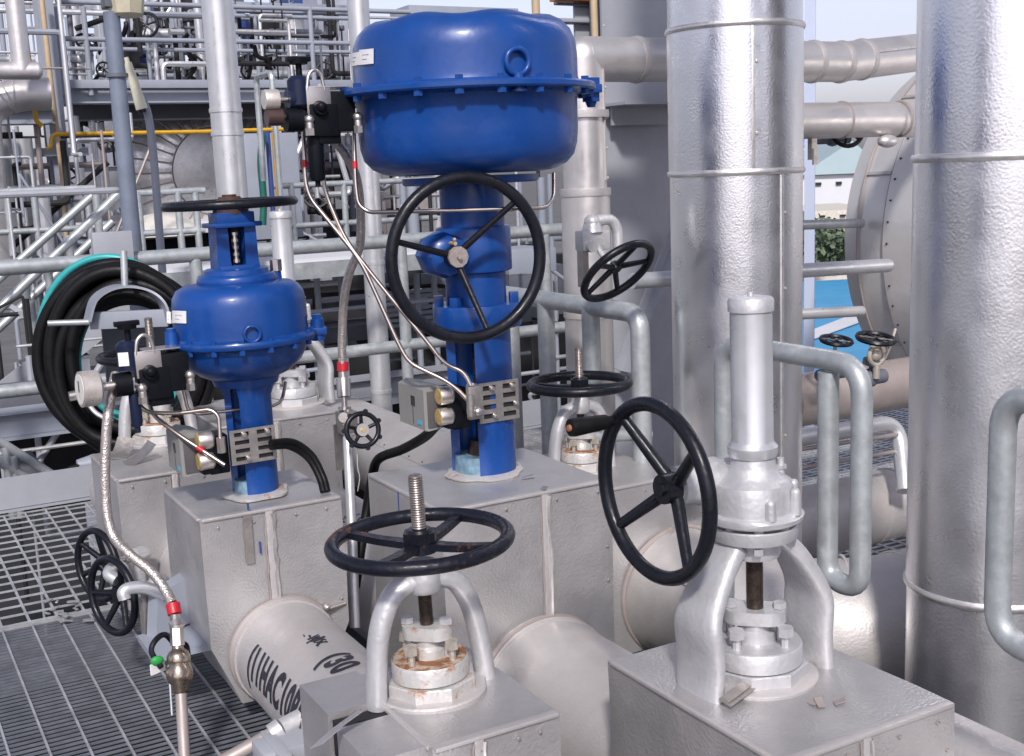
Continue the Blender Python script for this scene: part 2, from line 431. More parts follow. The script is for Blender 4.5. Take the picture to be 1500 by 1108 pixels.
def gear_valve(label, x, y, z, handle=True, group=None):
    t = thing('gear_operated_gate_valve', label, 'valve', (x, y, z), 0, group)
    bonnet_stack(t, x, y, z, .116, .104, .038, z + .36, .019, .3, mset=('silver', 'silver', 'silver'))
    for sg in (-1, 1):
        yoke_leg(t, x, y, z - .005, z + .315, .160, .062, .150, .080, .044, sg, bulge=.018)
    mb = MB(); mb.lathe([(0, 0), (.056, 0), (.060, .01), (.060, .036), (.094, .044), (.097, .048), (.097, .072), (.094, .075), (0, .075)], (x, y, z + .283), seg=40); build('yoke_head', mb, 'silver', t)
    zf = z + .365
    bolts(t, [p for p in circle((x, y, zf - .016), (0, 0, 1), .082, 8, .2)], .011, .016, 'silver', 'gearbox_bolt')
    bolts(t, [p for p in circle((x, y, z + .322), (0, 0, -1), .082, 4, .6)], .011, .014, 'silver', 'yoke_bolt', -1)
    mb = MB(); mb.lathe([(0, 0), (.098, 0), (.108, .006), (.110, .016), (.104, .022), (.093, .026), (.091, .07), (.086, .088), (.072, .096), (.058, .106), (.050, .125), (.047, .145), (0, .145)], (x, y, zf), seg=48,
        fn=lambda r, zz, a: (r * (1 + (.05 if .02 < zz < .09 else 0) * math.sin(2 * a + .6)), zz))
    g = build('gear_housing', mb, 'silver', t)
    yw = y + .075; zw = zf + .085
    mb = MB(); mb.lathe([(0, -.02), (.040, -.02), (.042, .0), (.040, .06), (.05, .075), (.052, .13), (.046, .145), (.044, .185), (.034, .19), (0, .19)], (x + .03, yw, zw), (-1, 0, 0), 28)
    build('worm_housing', mb, 'silver', g)
    for (bx, by, hh) in ((.045, -.085, .06), (.085, -.035, .065), (.09, .05, .06), (-.03, -.09, .045)):
        mb = MB(); mb.cyl((x + bx, y + by, zf + .022), (x + bx, y + by, zf + .022 + hh * .8), .013, .011, 14); mb.sphere((x + bx, y + by, zf + .022 + hh * .8), .011, sub=2); build('housing_boss', mb, 'silver', g)
    mb = MB(); mb.cyl((x + .075, y - .005, zf + .08), (x + .075, y - .005, zf + .128), .010, .008, 12); mb.hexa((x + .075, y - .005, zf + .105), (0, 0, 1), .014, .008)
    build('vent_screw', mb, 'silver', g)
    zt = zf + .145
    mb = MB(); mb.lathe([(0, 0), (.052, 0), (.055, .008), (.055, .022), (.048, .03), (.0455, .036), (.0455, .335), (0, .335)], (x, y, zt), seg=36); st = build('stem_cover_tube', mb, 'silverpipe', t)
    mb = MB(); mb.lathe([(.0457, 0), (.0495, .002), (.0495, .026), (.046, .031), (.030, .034), (.007, .035), (.006, .042), (0, .042)], (x, y, zt + .318), seg=36); build('tube_cap', mb, 'silver', st)
    xw = x - .214
    w = handwheel(t, (xw, yw, zw), (-1, 0, 0), .192, .0165, 0, 4, .66, 'black', dish=-.05, spoke=.0135, hubr=.036, hublen=.06)
    mb = MB(); mb.cyl((xw + .03, yw, zw), (xw + .10, yw, zw), .024, seg=18); build('worm_shaft', mb, 'black', w)
    mb = MB(); mb.cyl((xw + .022, yw, zw), (xw + .014, yw, zw), .014, seg=6); build('hub_bolt', mb, 'black', w)
    if handle:
        d = V((0, .135, .137)); p = V((xw, yw, zw)) + d
        mb = MB(); mb.lathe([(0, 0), (.012, 0), (.012, .028), (.0165, .03), (.018, .05), (.021, .115), (.0195, .125), (0, .125)], p, (-1, 0, 0), 20); build('crank_grip', mb, 'rubber', w)
        mb = MB(); mb.lathe([(0, .125), (.008, .125), (.007, .131), (0, .132)], p, (-1, 0, 0), 12); build('grip_end_bolt', mb, mat('rusty_bolt_end', (.30, .12, .06), .6), w)
    return t

# ------------------------------------------------------------------ pneumatic control valves
def shell_rim(parent, x, y, z, R, n, br, m='blue', h=.014):
    mbp = circle((x, y, z), (0, 0, 1), R, n, .1)
    bolts(parent, [p + V((0, 0, .008)) for p in mbp], br, h, m, 'rim_bolt', 1)
    bolts(parent, [p - V((0, 0, .008)) for p in mbp], br * 1.1, h * 1.2, m, 'rim_nut', -1)

def arc_leg(parent, x, y, z0, z1, r, th, amid, half, m='blue', flare=0.0):
    mb = MB(); n = 14
    rows = []
    for (zz, dr) in ((z0, 0), (z0 + .02, 0), (z1 - .05, 0), (z1 - .02, flare * .5), (z1, flare)):
        o, i = [], []
        for k in range(n + 1):
            a = amid - half + 2 * half * k / n
            o.append(mb.bm.verts.new((x + math.cos(a) * (r + dr), y + math.sin(a) * (r + dr), zz)))
            i.append(mb.bm.verts.new((x + math.cos(a) * (r - th), y + math.sin(a) * (r - th), zz)))
        rows.append(o + i[::-1])
    for A, B in zip(rows, rows[1:]):
        L = len(A)
        for k in range(L): mb.bm.faces.new((A[k], A[(k + 1) % L], B[(k + 1) % L], B[k]))
    mb.bm.faces.new(rows[0][::-1]); mb.bm.faces.new(rows[-1])
    mb.bevel(.004, 50, 2)
    return build('yoke_leg', mb, m, parent)

def slotted_plate(parent, a, b, c, d, yy):
    """plate facing -Y between pixel corners a,b,c,d at plane y=yy, real slots cut as a frame of bars"""
    A, B, C_, D_ = [onY(*q, yy) for q in (a, b, c, d)]
    x0, x1 = (A.x + D_.x) / 2, (B.x + C_.x) / 2; z1, z0 = (A.z + B.z) / 2, (C_.z + D_.z) / 2
    w, h = x1 - x0, z1 - z0
    mb = MB()
    xs = [0, .10, .42, .60, .92, 1]; zs = [0, .10, .22, .33, .45, .57, .69, .80, .92, 1]
    bm = mb.bm; T = .004
    hole = lambda i, j: i in (1, 3) and j in (1, 3, 5, 7)
    vt = {}
    def vv(i, j, f):
        key = (i, j, f)
        if key not in vt: vt[key] = bm.verts.new((x0 + w * xs[i], yy + (T / 2 if f else -T / 2), z0 + h * zs[j]))
        return vt[key]
    for i in range(5):
        for j in range(9):
            if hole(i, j):
                for (p, q) in (((i, j), (i + 1, j)), ((i + 1, j), (i + 1, j + 1)), ((i + 1, j + 1), (i, j + 1)), ((i, j + 1), (i, j))):
                    bm.faces.new((vv(*p, 0), vv(*q, 0), vv(*q, 1), vv(*p, 1)))
                continue
            bm.faces.new((vv(i, j, 0), vv(i + 1, j, 0), vv(i + 1, j + 1, 0), vv(i, j + 1, 0)))
            bm.faces.new((vv(i, j, 1), vv(i, j + 1, 1), vv(i + 1, j + 1, 1), vv(i + 1, j, 1)))
    for i in range(5):
        for j in (0, 9): bm.faces.new((vv(i, j, 0), vv(i + 1, j, 0), vv(i + 1, j, 1), vv(i, j, 1)))
    for j in range(9):
        for i in (0, 5): bm.faces.new((vv(i, j, 0), vv(i, j + 1, 0), vv(i, j + 1, 1), vv(i, j, 1)))
    p = build('mounting_plate', mb, 'plate', parent)
    mb = MB(); mb.box((x0 + w * .5, yy + .012, z0 + h * .5), (w * .96, .014, h * .94)); build('slot_shade', mb, 'gapshade', p)  # dark sheet painted as the shade behind the slots
    mb = MB(); mb.cyl((0, 0, 0), (0, -.012, 0), .0085, .007, 12); mb.cyl((0, -.012, 0), (0, -.020, 0), .0045, seg=8)
    s = build('plate_screw', mb, 'fitting', p, local=True)
    part_copies(s, [(x0 + w * .30, yy - .002, z0 + h * .86), (x0 + w * .82, yy - .002, z0 + h * .86), (x0 + w * .36, yy - .002, z0 + h * .16), (x0 + w * .90, yy - .002, z0 + h * .40)], p)
    return p

def positioner(parent, corner_px, y0, ylen, zh, xdepth, gpx, flip=False):
    """grey case: its -X face holds the display, its -Y side the two gauges"""
    P = onY(*corner_px, y0)                                    # top corner nearest the camera
    x0, zt = P.x, P.z
    mb = MB()
    poly = [(0, 0), (0, -zh), (.012, -zh - .004), (xdepth * .9, -zh + .004), (xdepth, -zh + .02), (xdepth, -.008), (xdepth * .85, .0), (.03, .012)]
    mb.prism(poly, (x0, y0 + ylen / 2, zt), (1, 0, 0), (0, 0, 1), ylen); mb.bevel(.006, 30, 2)
    case = build('positioner_case', mb, 'greybox', parent)
    mb = MB(); mb.box((x0 + xdepth * .55, y0 - .001, zt - zh * .5), (xdepth * .86, .006, zh * .9), bevel=.002); build('case_side', mb, 'greybox2', case)
    mb = MB(); mb.box((x0 - .0006, y0 + ylen * .42, zt - zh * .34), (.003, ylen * .14, zh * .24)); build('display_window', mb, 'screen', case)
    mb = MB(); mb.box((x0 - .0004, y0 + ylen * .44, zt - zh * .70), (.002, ylen * .02, zh * .44)); build('case_seam', mb, 'greybox2', case)
    mb = MB(); mb.box((x0 - .0008, y0 + ylen * .2, zt - zh * .84), (.003, ylen * .14, zh * .09)); build('maker_mark', mb, 'cyan', case)
    for (gx, gy) in gpx:
        G = onY(gx, gy, y0 - .034)
        mb = MB(); mb.lathe([(0, 0), (.026, 0), (.0275, .003), (.0275, .038), (.022, .044), (0, .044)], G, (1, 0, 0), 26); g = build('pressure_gauge', mb, 'fitting', parent)
        mb = MB(); mb.lathe([(0, -.003), (.0225, -.003), (.025, .0), (0, .001)], G, (1, 0, 0), 26); build('gauge_glass', mb, 'brass', g)
    # black manifold block and bracket between the case and the yoke
    mb = MB(); mb.box((x0 + xdepth + .022, y0 + ylen * .15, zt - zh * .55), (.06, ylen * .62, zh * 1.0), bevel=.006)
    mb.box((x0 + xdepth - .01, y0 - .02, zt - zh * .55), (.05, .05, zh * .85), bevel=.005)
    build('manifold_block', mb, 'blackplastic', parent)
    return case

def regulator(parent, S, o, gauge_mode, label_mode=False):
    """filter regulator group; o = function (right px, up px) -> world point near the actuator rim; S metres per photo px"""
    X = V((1, 0, 0)); Yv = V((0, 1, 0)); Zv = V((0, 0, 1))
    def sz(v): return v * S
    # stainless bracket
    p = o(0, 0)
    mb = MB(); mb.box(p + V((0, -.03, 0)), (sz(36), .004, sz(38)), bevel=.0015); mb.box(p + V((sz(20), .005, sz(18))), (sz(52), .075, .004), bevel=.001)
    br = build('regulator_bracket', mb, 'fitting', parent)
    mb = MB(); q = o(-3, 20) + V((0, -.028, 0)); mb.sweep(smooth_path([q + X * sz(-13) - Zv * sz(6), q + X * sz(-9) + Zv * sz(14), q + Zv * sz(21), q + X * sz(9) + Zv * sz(14), q + X * sz(13) - Zv * sz(6)], 5), sz(2.6), 8); build('bracket_hook', mb, 'fitting', br)
    mb = MB(); mb.cyl(o(0, -12) + V((0, -.034, 0)), o(0, -12) + V((0, -.05, 0)), sz(11), sz(9), 18); mb.sphere(o(0, -10) + V((0, -.048, 0)), sz(8), sub=2); build('bracket_plug', mb, 'blackplastic', br)
    # body
    mb = MB(); mb.box(o(6, -28), (sz(44), .07, sz(46)), bevel=.008); mb.box(o(34, -16), (sz(40), .06, sz(56)), bevel=.008); mb.cyl(o(-22, -26) , o(-44, -26), sz(17), seg=20); mb.cyl(o(-10, -45), o(20, -45), sz(10), seg=14)
    mb.box(o(14, -52), (sz(34), .05, sz(18)), bevel=.006)
    bd = build('regulator_body', mb, 'blackplastic', parent)
    mb = MB(); bx, bl, br_ = (-20, 50, 8) if gauge_mode == 'dial' else (-4, 74, 11.5)
    mb = MB(); mb.lathe([(0, 0), (sz(br_ * .9), 0), (sz(br_), sz(4)), (sz(br_), sz(bl - 6)), (sz(br_ * .8), sz(bl)), (0, sz(bl + 2))], o(bx, -38), (0, 0, -1), 24); mb.cyl(o(bx, -36 - bl), o(bx, -46 - bl), sz(4), seg=10); build('filter_bowl', mb, 'navy' if gauge_mode == 'dial' else 'blackplastic', bd)
    mb = MB(); mb.lathe([(0, 0), (sz(16), 0), (sz(16), sz(34)), (sz(10), sz(40)), (0, sz(40))], o(-22, -6), (0, 0, 1), 22); bn = build('regulator_bonnet', mb, 'navy', bd)
    if label_mode:
        pl = o(-29, 10) + V((-.004, -sz(13), 0)); mb = MB(); mb.box(pl, (sz(14), .003, sz(19)), rz=-.35); build('white_label', mb, 'white', bn)
    mb = MB(); mb.cyl(o(-20, 28), o(-20, 52), sz(4.5), seg=12); mb.cyl(o(-20, 50), o(-20, 57), sz(13), sz(14), 10); mb.box(o(-20, 57), (sz(34), sz(12), sz(7)), bevel=.002); build('regulator_knob', mb, 'blackplastic', bd)
    # two-piece pressure gauge
    if gauge_mode == 'dial':
        c = o(-76, -26); ax = V((-1, -.10, .03)).normalized()
        mb = MB(); mb.lathe([(0, 0), (sz(22), 0), (sz(25), sz(3)), (sz(25), sz(26)), (0, sz(26))], c - ax * sz(14), ax, 30); g = build('pressure_gauge', mb, 'gaugewhite', parent)
        mb = MB(); mb.lathe([(0, 0), (sz(21.5), 0), (sz(21.5), .0015), (0, .0015)], c + ax * sz(12.4), ax, 30); build('gauge_dial', mb, mat('gauge_dial_face', (.72, .70, .66), .35), g)
        mb = MB(); mb.box(c + ax * (sz(12.4) + .0028) + V((0, 0, sz(4))), (.002, .002, sz(16))); build('gauge_needle', mb, 'black', g)
        mb = MB(); mb.cyl(c - ax * sz(12), o(-36, -26), sz(6), seg=12); build('gauge_stem', mb, 'fitting', g)
    else:
        c = o(-72, 2)
        mb = MB(); mb.lathe([(0, 0), (sz(13), 0), (sz(14), sz(2)), (sz(14), sz(20)), (0, sz(20))], c, (1, 0, 0), 26); g = build('pressure_gauge', mb, 'gaugewhite', parent)
        mb = MB(); mb.cyl(c + X * sz(20), c + X * sz(34), sz(4), seg=10); build('gauge_stem', mb, 'fitting', g)
        mb = MB(); mb.cyl(c + X * sz(34), c + X * sz(58), sz(15), seg=20); build('gauge_boss', mb, 'navy', g)
        mb = MB(); mb.lathe([(0, 0), (sz(12), 0), (sz(12), sz(22)), (0, sz(22))], o(-70, -22), (1, 0, 0), 24); mb.cyl(o(-48, -22), o(-36, -22), sz(4)); build('exhaust_filter', mb, mat('dark_bronze_filter', (.10, .06, .055), .4, .5), g)
    # elbows
    for (ex, ey) in ((-12, -32), (52, -22)) if gauge_mode == 'dial' else ((-16, -27), (54, -25)):
        c = o(ex, ey) + V((0, -.035, 0)); mb = MB(); mb.tube([c + V((.0, .05, 0)), c, c - Zv * sz(14)], sz(6), sz(8), 12); mb.hexa(c - Zv * sz(22), (0, 0, 1), sz(7), sz(10)); mb.sphere(c, sz(7.5), sub=2); build('elbow_fitting', mb, 'fitting', parent)

def tubing(parent, pts, r, fillet=.05, m='stainless', tapes=()):
    mb = MB(); P = path(pts, fillet, 6); mb.sweep(P, r, 10); o = build('tubing', mb, m, parent)
    for (i, f) in tapes:
        a, b = V(pts[i]), V(pts[i + 1]); c = a.lerp(b, f); d = (b - a).normalized()
        t = MB(); t.cyl(c - d * .011, c + d * .011, r * 1.25, seg=14); build('red_tape_band', t, 'red', o)
    return o

def sticker(parent, x, y, R, px0, px1, py0, py1, tilt=0):
    """paper label wrapped on a shell of radius R about (x, y)"""
    def hit(px, py):
        r = ray(px, py); a = r.x ** 2 + r.y ** 2; b = -2 * (r.x * x + r.y * y); c = x * x + y * y - R * R
        dsc = max(b * b - 4 * a * c, 0); t = (-b - math.sqrt(dsc)) / (2 * a); return V((0, 0, CAM_H)) + r * t
    mb = MB(); n = 6; g = []
    for i in range(n + 1):
        px = px0 + (px1 - px0) * i / n; col = []
        for j in range(2):
            p = hit(px, py0 + (py1 - py0) * j + tilt * i / n); d = V((p.x - x, p.y - y, 0)).normalized(); col.append([p + d * .0012, p + d * .003])
        g.append(col)
    bm = mb.bm; W = [[[bm.verts.new(q) for q in c] for c in col] for col in g]
    for i in range(n):
        A, B = W[i], W[i + 1]
        bm.faces.new((A[0][1], B[0][1], B[1][1], A[1][1])); bm.faces.new((A[0][0], A[1][0], B[1][0], B[0][0]))
        bm.faces.new((A[0][0], B[0][0], B[0][1], A[0][1])); bm.faces.new((A[1][0], A[1][1], B[1][1], B[1][0]))
    for i in (0, n): bm.faces.new((W[i][0][0], W[i][0][1], W[i][1][1], W[i][1][0]))
    s = build('paper_label', mb, 'white', parent)
    # a few faint lines of print
    mb = MB()
    for k in range(2):
        q0 = hit(px0 + (px1 - px0) * .25, py0 + (py1 - py0) * (.35 + .3 * k) + tilt * .25); q1 = hit(px0 + (px1 - px0) * (.7 - .15 * k), py0 + (py1 - py0) * (.35 + .3 * k) + tilt * .7)
        d = V((q0.x - x, q0.y - y, 0)).normalized() * .0034; mb.cyl(q0 + d, q1 + d, .0012, seg=6)
    build('printed_line', mb, 'ink', s)

def small_control_valve():
    x, y = 1.03, 3.51
    t = thing('control_valve', 'smaller blue pneumatic control valve with a flat black handwheel on top, on the left box', 'valve', (x, y, .55), 0, 'blue pneumatic control valves')
    mb = MB(); mb.lathe([(0, 0), (.098, 0), (.10, .008), (.085, .014), (0, .014)], (x, y, .549), seg=30, fn=lambda r, z, a: (r * (1 + .07 * math.sin(5 * a)), z)); build('sealant_ring', mb, 'bonnet', t)
    mb = MB(); mb.cyl((x, y, .55), (x, y, .60), .066, .062, 24); build('bonnet_neck', mb, 'bluechip', t)
    mb = MB(); mb.cyl((x, y, .55), (x, y, .90), .016, seg=14); build('stem', mb, 'darkstem', t)
    arc_leg(t, x, y, .556, .905, .070, .020, math.radians(-74), math.radians(54), flare=.024)
    arc_leg(t, x, y, .556, .905, .070, .020, math.radians(106), math.radians(54), flare=.024)
    mb = MB(); mb.cyl((x, y, .895), (x, y, .935), .095, .108, 36); build('yoke_collar', mb, 'blue', t)
    mb = MB(); mb.lathe([(0, .915), (.108, .918), (.135, .930), (.172, .962), (.188, .992), (.195, 1.014), (.205, 1.020), (.218, 1.024), (.221, 1.030), (.221, 1.038), (.218, 1.043), (.204, 1.045), (.199, 1.05), (.1975, 1.07), (.197, 1.14), (.193, 1.164), (.180, 1.186), (.158, 1.198), (.12, 1.203), (0, 1.205)], (x, y, 0), seg=72)
    sh = build('diaphragm_shell', mb, 'blue', t)
    shell_rim(sh, x, y, 1.031, .2085, 16, .0085, h=.012)
    mb = MB(); mb.lathe([(0, 0), (.116, 0), (.118, .006), (.116, .020), (.110, .026), (.096, .028), (.094, .040), (.088, .044), (0, .044)], (x, y, 1.200), seg=36); build('top_cover', mb, 'blue', t)
    # slotted handwheel mount
    for sg in (-1, 1):
        mb = MB(); mb.prism([(-.022, 0), (.020, 0), (.017, .03), (.016, .138), (-.018, .138)], (x + sg * .042, y, 1.240), (1, 0, 0), (0, 0, 1), .085); mb.bevel(.004); build('mount_post', mb, 'blue', t)
    mb = MB(); mb.box((x, y + .03, 1.305), (.06, .02, .15)); mb.box((x, y, 1.243), (.12, .10, .022), bevel=.004); build('mount_web', mb, 'blue', t)
    mb = MB(); mb.box((x, y - .008, 1.31), (.02, .02, .13)); build('mount_slot_shade', mb, 'gapshade', t)  # solid dark block; the slot's shade is in its colour
    mb = MB(); mb.cyl((x - .004, y - .03, 1.26), (x - .004, y - .03, 1.35), .006, seg=8); [mb.cyl((x - .004, y - .03, 1.262 + i * .02), (x - .004, y - .03, 1.270 + i * .02), .010, seg=8) for i in range(5)]; build('adjusting_screw', mb, 'fitting', t)
    mb = MB(); mb.box((x, y, 1.372), (.148, .125, .014), bevel=.004); mb.box((x, y, 1.392), (.112, .10, .034), bevel=.004); build('mount_cap', mb, 'blue', t)
    mb = MB(); mb.cyl((x, y, 1.404), (x, y, 1.425), .052, seg=24); mb.cyl((x, y, 1.439), (x, y, 1.454), .045, .03, 20); mb.cyl((x, y, 1.452), (x, y, 1.460), .022, seg=8); build('spindle_nut', mb, mat('rusty_brown_steel', (.07, .035, .022), .6, .2, .3, 30), t)
    handwheel(t, (x, y, 1.433), (0, 0, 1), .186, .0135, 0, 4, .3, 'black', 0, .012, True, .05, .014)
    # ring on the shell, vent and side lug
    def on_shell(px, py, R): 
        r = ray(px, py); a = r.x ** 2 + r.y ** 2; b = -2 * (r.x * x + r.y * y); c = x * x + y * y - R * R; tt = (-b - math.sqrt(max(b * b - 4 * a * c, 0))) / (2 * a); return V((0, 0, CAM_H)) + r * tt
    p = on_shell(373, 490, .207); d = V((p.x - x, p.y - y, 0)).normalized()
    mb = MB(); mb.torus(p, d, .0225, .0048, 32, 10); mb.cyl(p - V((0, 0, .026)), p - V((0, 0, .036)), .008, seg=10); build('lifting_ring', mb, 'blue', t)
    mb = MB(); q = V((x + .130, y + .02, 1.195)); mb.cyl(q, q + V((0, 0, .03)), .016, .014, 14); vb = build('vent_stub', mb, 'blue', t)
    mb = MB(); mb.cyl(q + V((0, 0, .028)), q + V((0, 0, .062)), .019, .019, 8); build('vent_plug', mb, 'fitting', vb)
    a = math.radians(-12); q = V((x + .228 * math.cos(a), y + .228 * math.sin(a), 1.035))
    mb = MB(); mb.box(q, (.05, .05, .022), rz=a, bevel=.004); mb.cyl(q - V((0, 0, .03)), q + V((0, 0, .036)), .020, seg=14); mb.hexa(q + V((0, 0, .03)), (0, 0, 1), .016, .02); build('rim_lug', mb, 'blue', t)
    a = math.radians(192); q = V((x + .225 * math.cos(a), y + .225 * math.sin(a), 1.04)); mb = MB(); mb.cyl(q - V((0, 0, .02)), q + V((0, 0, .04)), .022, .018, 14); mb.cyl(q + V((0, 0, .036)), q + V((0, 0, .05)), .014, seg=10); build('rim_lug', mb, 'blue', t)
    sticker(t, x, y, .1975, 257, 277, 454, 472, 1); sticker(t, x, y, .1975, 249, 255, 455, 472, 1)
    positioner(t, (263, 641), 3.44, .155, .115, .085, ((291, 646), (292, 676)))
    slotted_plate(t, (338, 630), (403, 624), (407, 674), (339, 681), 3.418)
    S = 3.5 / 1750
    base = onY(217, 530, 3.42)
    regulator(t, S, lambda a, b: base + V((a * S * 1.06, a * S * -.02, b * S * 1.02)), 'dial', True)
    d = 3.47
    A = lambda px, py, dd=d: at(px, py, dd)
    tubing(t, [A(204, 560), A(205, 592), A(219, 603), A(262, 605), A(309, 599), A(322, 608), A(324, 645)], .0062, .04)
    mb = MB(); q = A(325, 648); mb.hexa(q - V((0, 0, .03)), (0, 0, 1), .013, .045); build('tube_nut', mb, 'fitting', t)
    tubing(t, [A(219, 560, 3.50), A(221, 603, 3.50), A(262, 636, 3.46), A(330, 681, 3.44)], .0066, .05, 'stainless', ((2, .48),))
    tubing(t, [A(270, 566, 3.55), A(277, 600, 3.56), A(290, 606, 3.56), A(400, 596, 3.66), A(415, 588, 3.74), A(420, 560, 3.76)], .0055, .03)
    # cable from the positioner
    for k, off in enumerate((0, .012)):
        mb = MB(); mb.sweep(smooth_path([A(398, 655, 3.55) + V((0, 0, off)), A(425, 655, 3.62) + V((off, 0, off)), A(452, 672, 3.66) + V((off, 0, off * .6)), A(468, 700, 3.66) + V((off, 0, 0)), A(474, 722, 3.64) + V((off, 0, 0))], 8), .0105, 10); build('cable', mb, 'rubber', t)
    return t

def big_control_valve():
    x, y = 1.715, 3.30
    t = thing('control_valve', 'tall blue pneumatic control valve with a huge drum actuator and black side handwheel', 'valve', (x, y, .55), 0, 'blue pneumatic control valves')
    mb = MB(); mb.lathe([(0, 0), (.125, 0), (.128, .006), (.105, .014), (0, .014)], (x, y, .549), seg=40, fn=lambda r, z, a: (r * (1 + .06 * math.sin(4 * a + 1) + .03 * math.sin(9 * a)), z)); build('sealant_ring', mb, 'bonnet', t)
    mb = MB(); mb.cyl((x, y, .55), (x, y, .615), .096, .092, 30); build('bonnet_neck', mb, 'bluechip', t)
    mb = MB(); mb.cyl((x, y, .6), (x, y, 1.03), .022, seg=16); mb.cyl((x, y, .60), (x, y, .66), .055, .045, 16); build('stem', mb, 'darkstem', t)
    arc_leg(t, x, y, .562, 1.025, .102, .028, math.radians(-73), math.radians(52))
    arc_leg(t, x, y, .562, 1.025, .102, .028, math.radians(107), math.radians(52))
    mb = MB(); mb.lathe([(0, 0), (.136, 0), (.138, .004), (.138, .068), (.136, .072), (0, .072)], (x, y, 1.022), seg=48); col = build('yoke_collar', mb, 'blue', t)
    for a in (-150, -20, 35, 160):
        mb = MB(); mb.box((x + .118 * math.cos(math.radians(a)), y + .118 * math.sin(math.radians(a)), 1.108), (.028, .028, .030), rz=math.radians(a), bevel=.003); build('clamp_nut', mb, 'blue', col)
    mb = MB(); mb.lathe([(0, 1.09), (.094, 1.09), (.095, 1.19), (.114, 1.196), (.116, 1.2), (.116, 1.325), (.112, 1.331), (.099, 1.335), (.099, 1.47), (0, 1.47)], (x, y, 0), seg=48); build('actuator_neck', mb, 'blue', t)
    mb = MB(); mb.lathe([(0, 0), (.205, 0), (.21, .006), (.21, .022), (0, .024)], (x, y, 1.462), seg=40); build('base_plate', mb, 'blue', t)
    # side gear and wheel
    ax = V((.02, -1, 0)).normalized(); an = math.radians(-95); ax = V((math.cos(an), math.sin(an), 0))
    hub = at(668, 376, 3.50); hc = hub - ax * .13
    mb = MB(); mb.lathe([(0, -.05), (.05, -.05), (.066, -.035), (.070, -.02), (.070, .045), (.062, .055), (.060, .085), (.048, .095), (.030, .098), (0, .098)], hc, ax, 8); mb.bevel(.004, 25); g = build('side_gear_housing', mb, 'blue', t)
    mb = MB(); mb.cyl(hc, V((x, y, hc.z)), .058, seg=24); build('gear_bridge', mb, 'blue', g)
    w = handwheel(t, hub + ax * .095, ax, .229, .0178, 0, 3, math.radians(44), 'black', -.095, .0095, False, .03, .04)
    mb = MB(); mb.cyl(hub + ax * .016, hub + ax * .026, .0315, seg=10); mb.cyl(hub + ax * .024, hub + ax * .04, .007, seg=8); build('hub_cap', mb, mat('weathered_hub_disc', (.36, .31, .29), .5, .4, .2, 60), w)
    mb = MB(); mb.cyl(hub - ax * .05 + V((0, 0, .038)), hub + ax * .005 + V((0, 0, .038)), .006, seg=8); mb.sphere(hub + V((0, 0, .05)), .006, sub=1); build('grease_nipple', mb, 'brass', g)
    # shells
    R0, R1 = .338, .334
    lob = lambda r, z, a: (r, z + (.006 * math.sin(7 * a + .5) * max(0, 1 - abs(r - .25) / .10) if z > 1.88 else 0))
    mb = MB(); mb.lathe([(0, 1.492), (.22, 1.492), (.26, 1.498), (.296, 1.514), (.320, 1.540), (.330, 1.575), (R1, 1.62), (R1, 1.70), (.340, 1.716), (.352, 1.722), (.388, 1.725), (.392, 1.730), (.392, 1.742), (.388, 1.747), (.354, 1.749), (.342, 1.754), (R0, 1.77), (R0, 1.84), (.334, 1.872), (.320, 1.904), (.298, 1.926), (.268, 1.939), (.235, 1.944), (.20, 1.942), (.15, 1.938), (0, 1.938)], (x, y, 0), seg=96, fn=lob)
    sh = build('diaphragm_shell', mb, 'blue', t)
    shell_rim(sh, x, y, 1.736, .372, 20, .0125, h=.016)
    def on_shell(px, py, R):
        r = ray(px, py); a = r.x ** 2 + r.y ** 2; b = -2 * (r.x * x + r.y * y); c = x * x + y * y - R * R; tt = (-b - math.sqrt(max(b * b - 4 * a * c, 0))) / (2 * a); return V((0, 0, CAM_H)) + r * tt
    p = on_shell(760, 90, .35); d = V((p.x - x, p.y - y, 0)).normalized()
    mb = MB(); mb.torus(p, d, .0345, .0078, 40, 12); q = p - V((0, 0, .046)); mb.cyl(q + V((0, 0, .012)), q - V((0, 0, .03)), .014, .018, 12); mb.cyl(q - V((0, 0, .03)), q - V((0, 0, .036)), .026, seg=14); build('lifting_eye', mb, 'blue', t)
    a = math.radians(-12); q = V((x + .392 * math.cos(a), y + .392 * math.sin(a), 1.736))
    mb = MB(); mb.box(q, (.07, .08, .026), rz=a, bevel=.004); mb.hexa(q + V((.012, 0, .012)), (0, 0, 1), .032, .022); mb.hexa(q + V((.012, 0, -.012)), (0, 0, -1), .030, .026); mb.cyl(q + V((.012, 0, -.035)), q + V((.012, 0, -.055)), .02, .012, 12); build('rim_lug', mb, 'blue', t)
    # top breather
    q = at(787, 22, 3.75); q.z = 1.930
    mb = MB(); mb.cyl(q, q + V((0, 0, .03)), .022, seg=16); mb.cyl(q + V((0, 0, .026)), q + V((0, 0, .034)), .028, seg=16); b = build('breather_base', mb, 'blue', t)
    mb = MB(); mb.cyl(q + V((0, 0, .03)), q + V((0, 0, .25)), .013, seg=14); build('breather_pipe', mb, 'tan', b)
    sticker(t, x, y, .3395, 529, 549.5, 73, 95, -2); sticker(t, x, y, .3395, 517.5, 528, 78, 97, -2)
    positioner(t, (620, 572), 3.235, .185, .125, .092, ((643, 581), (643, 611)))
    slotted_plate(t, (701, 562), (759, 555), (761, 614), (703, 620), 3.195)
    S = 3.55 / 1750
    base = onY(463, 147, 3.34)
    regulator(t, S, lambda a, b: base + V((a * S * 1.03, a * S * -.03, b * S * 1.0)), 'side')
    A = lambda px, py, dd=3.55: at(px, py, dd)
    tubing(t, [A(445, 180), A(449, 268), A(456, 291), A(530, 382), A(585, 505), A(600, 532), A(665, 563), A(700, 603)], .0066, .06, 'stainless', ((0, .68),))
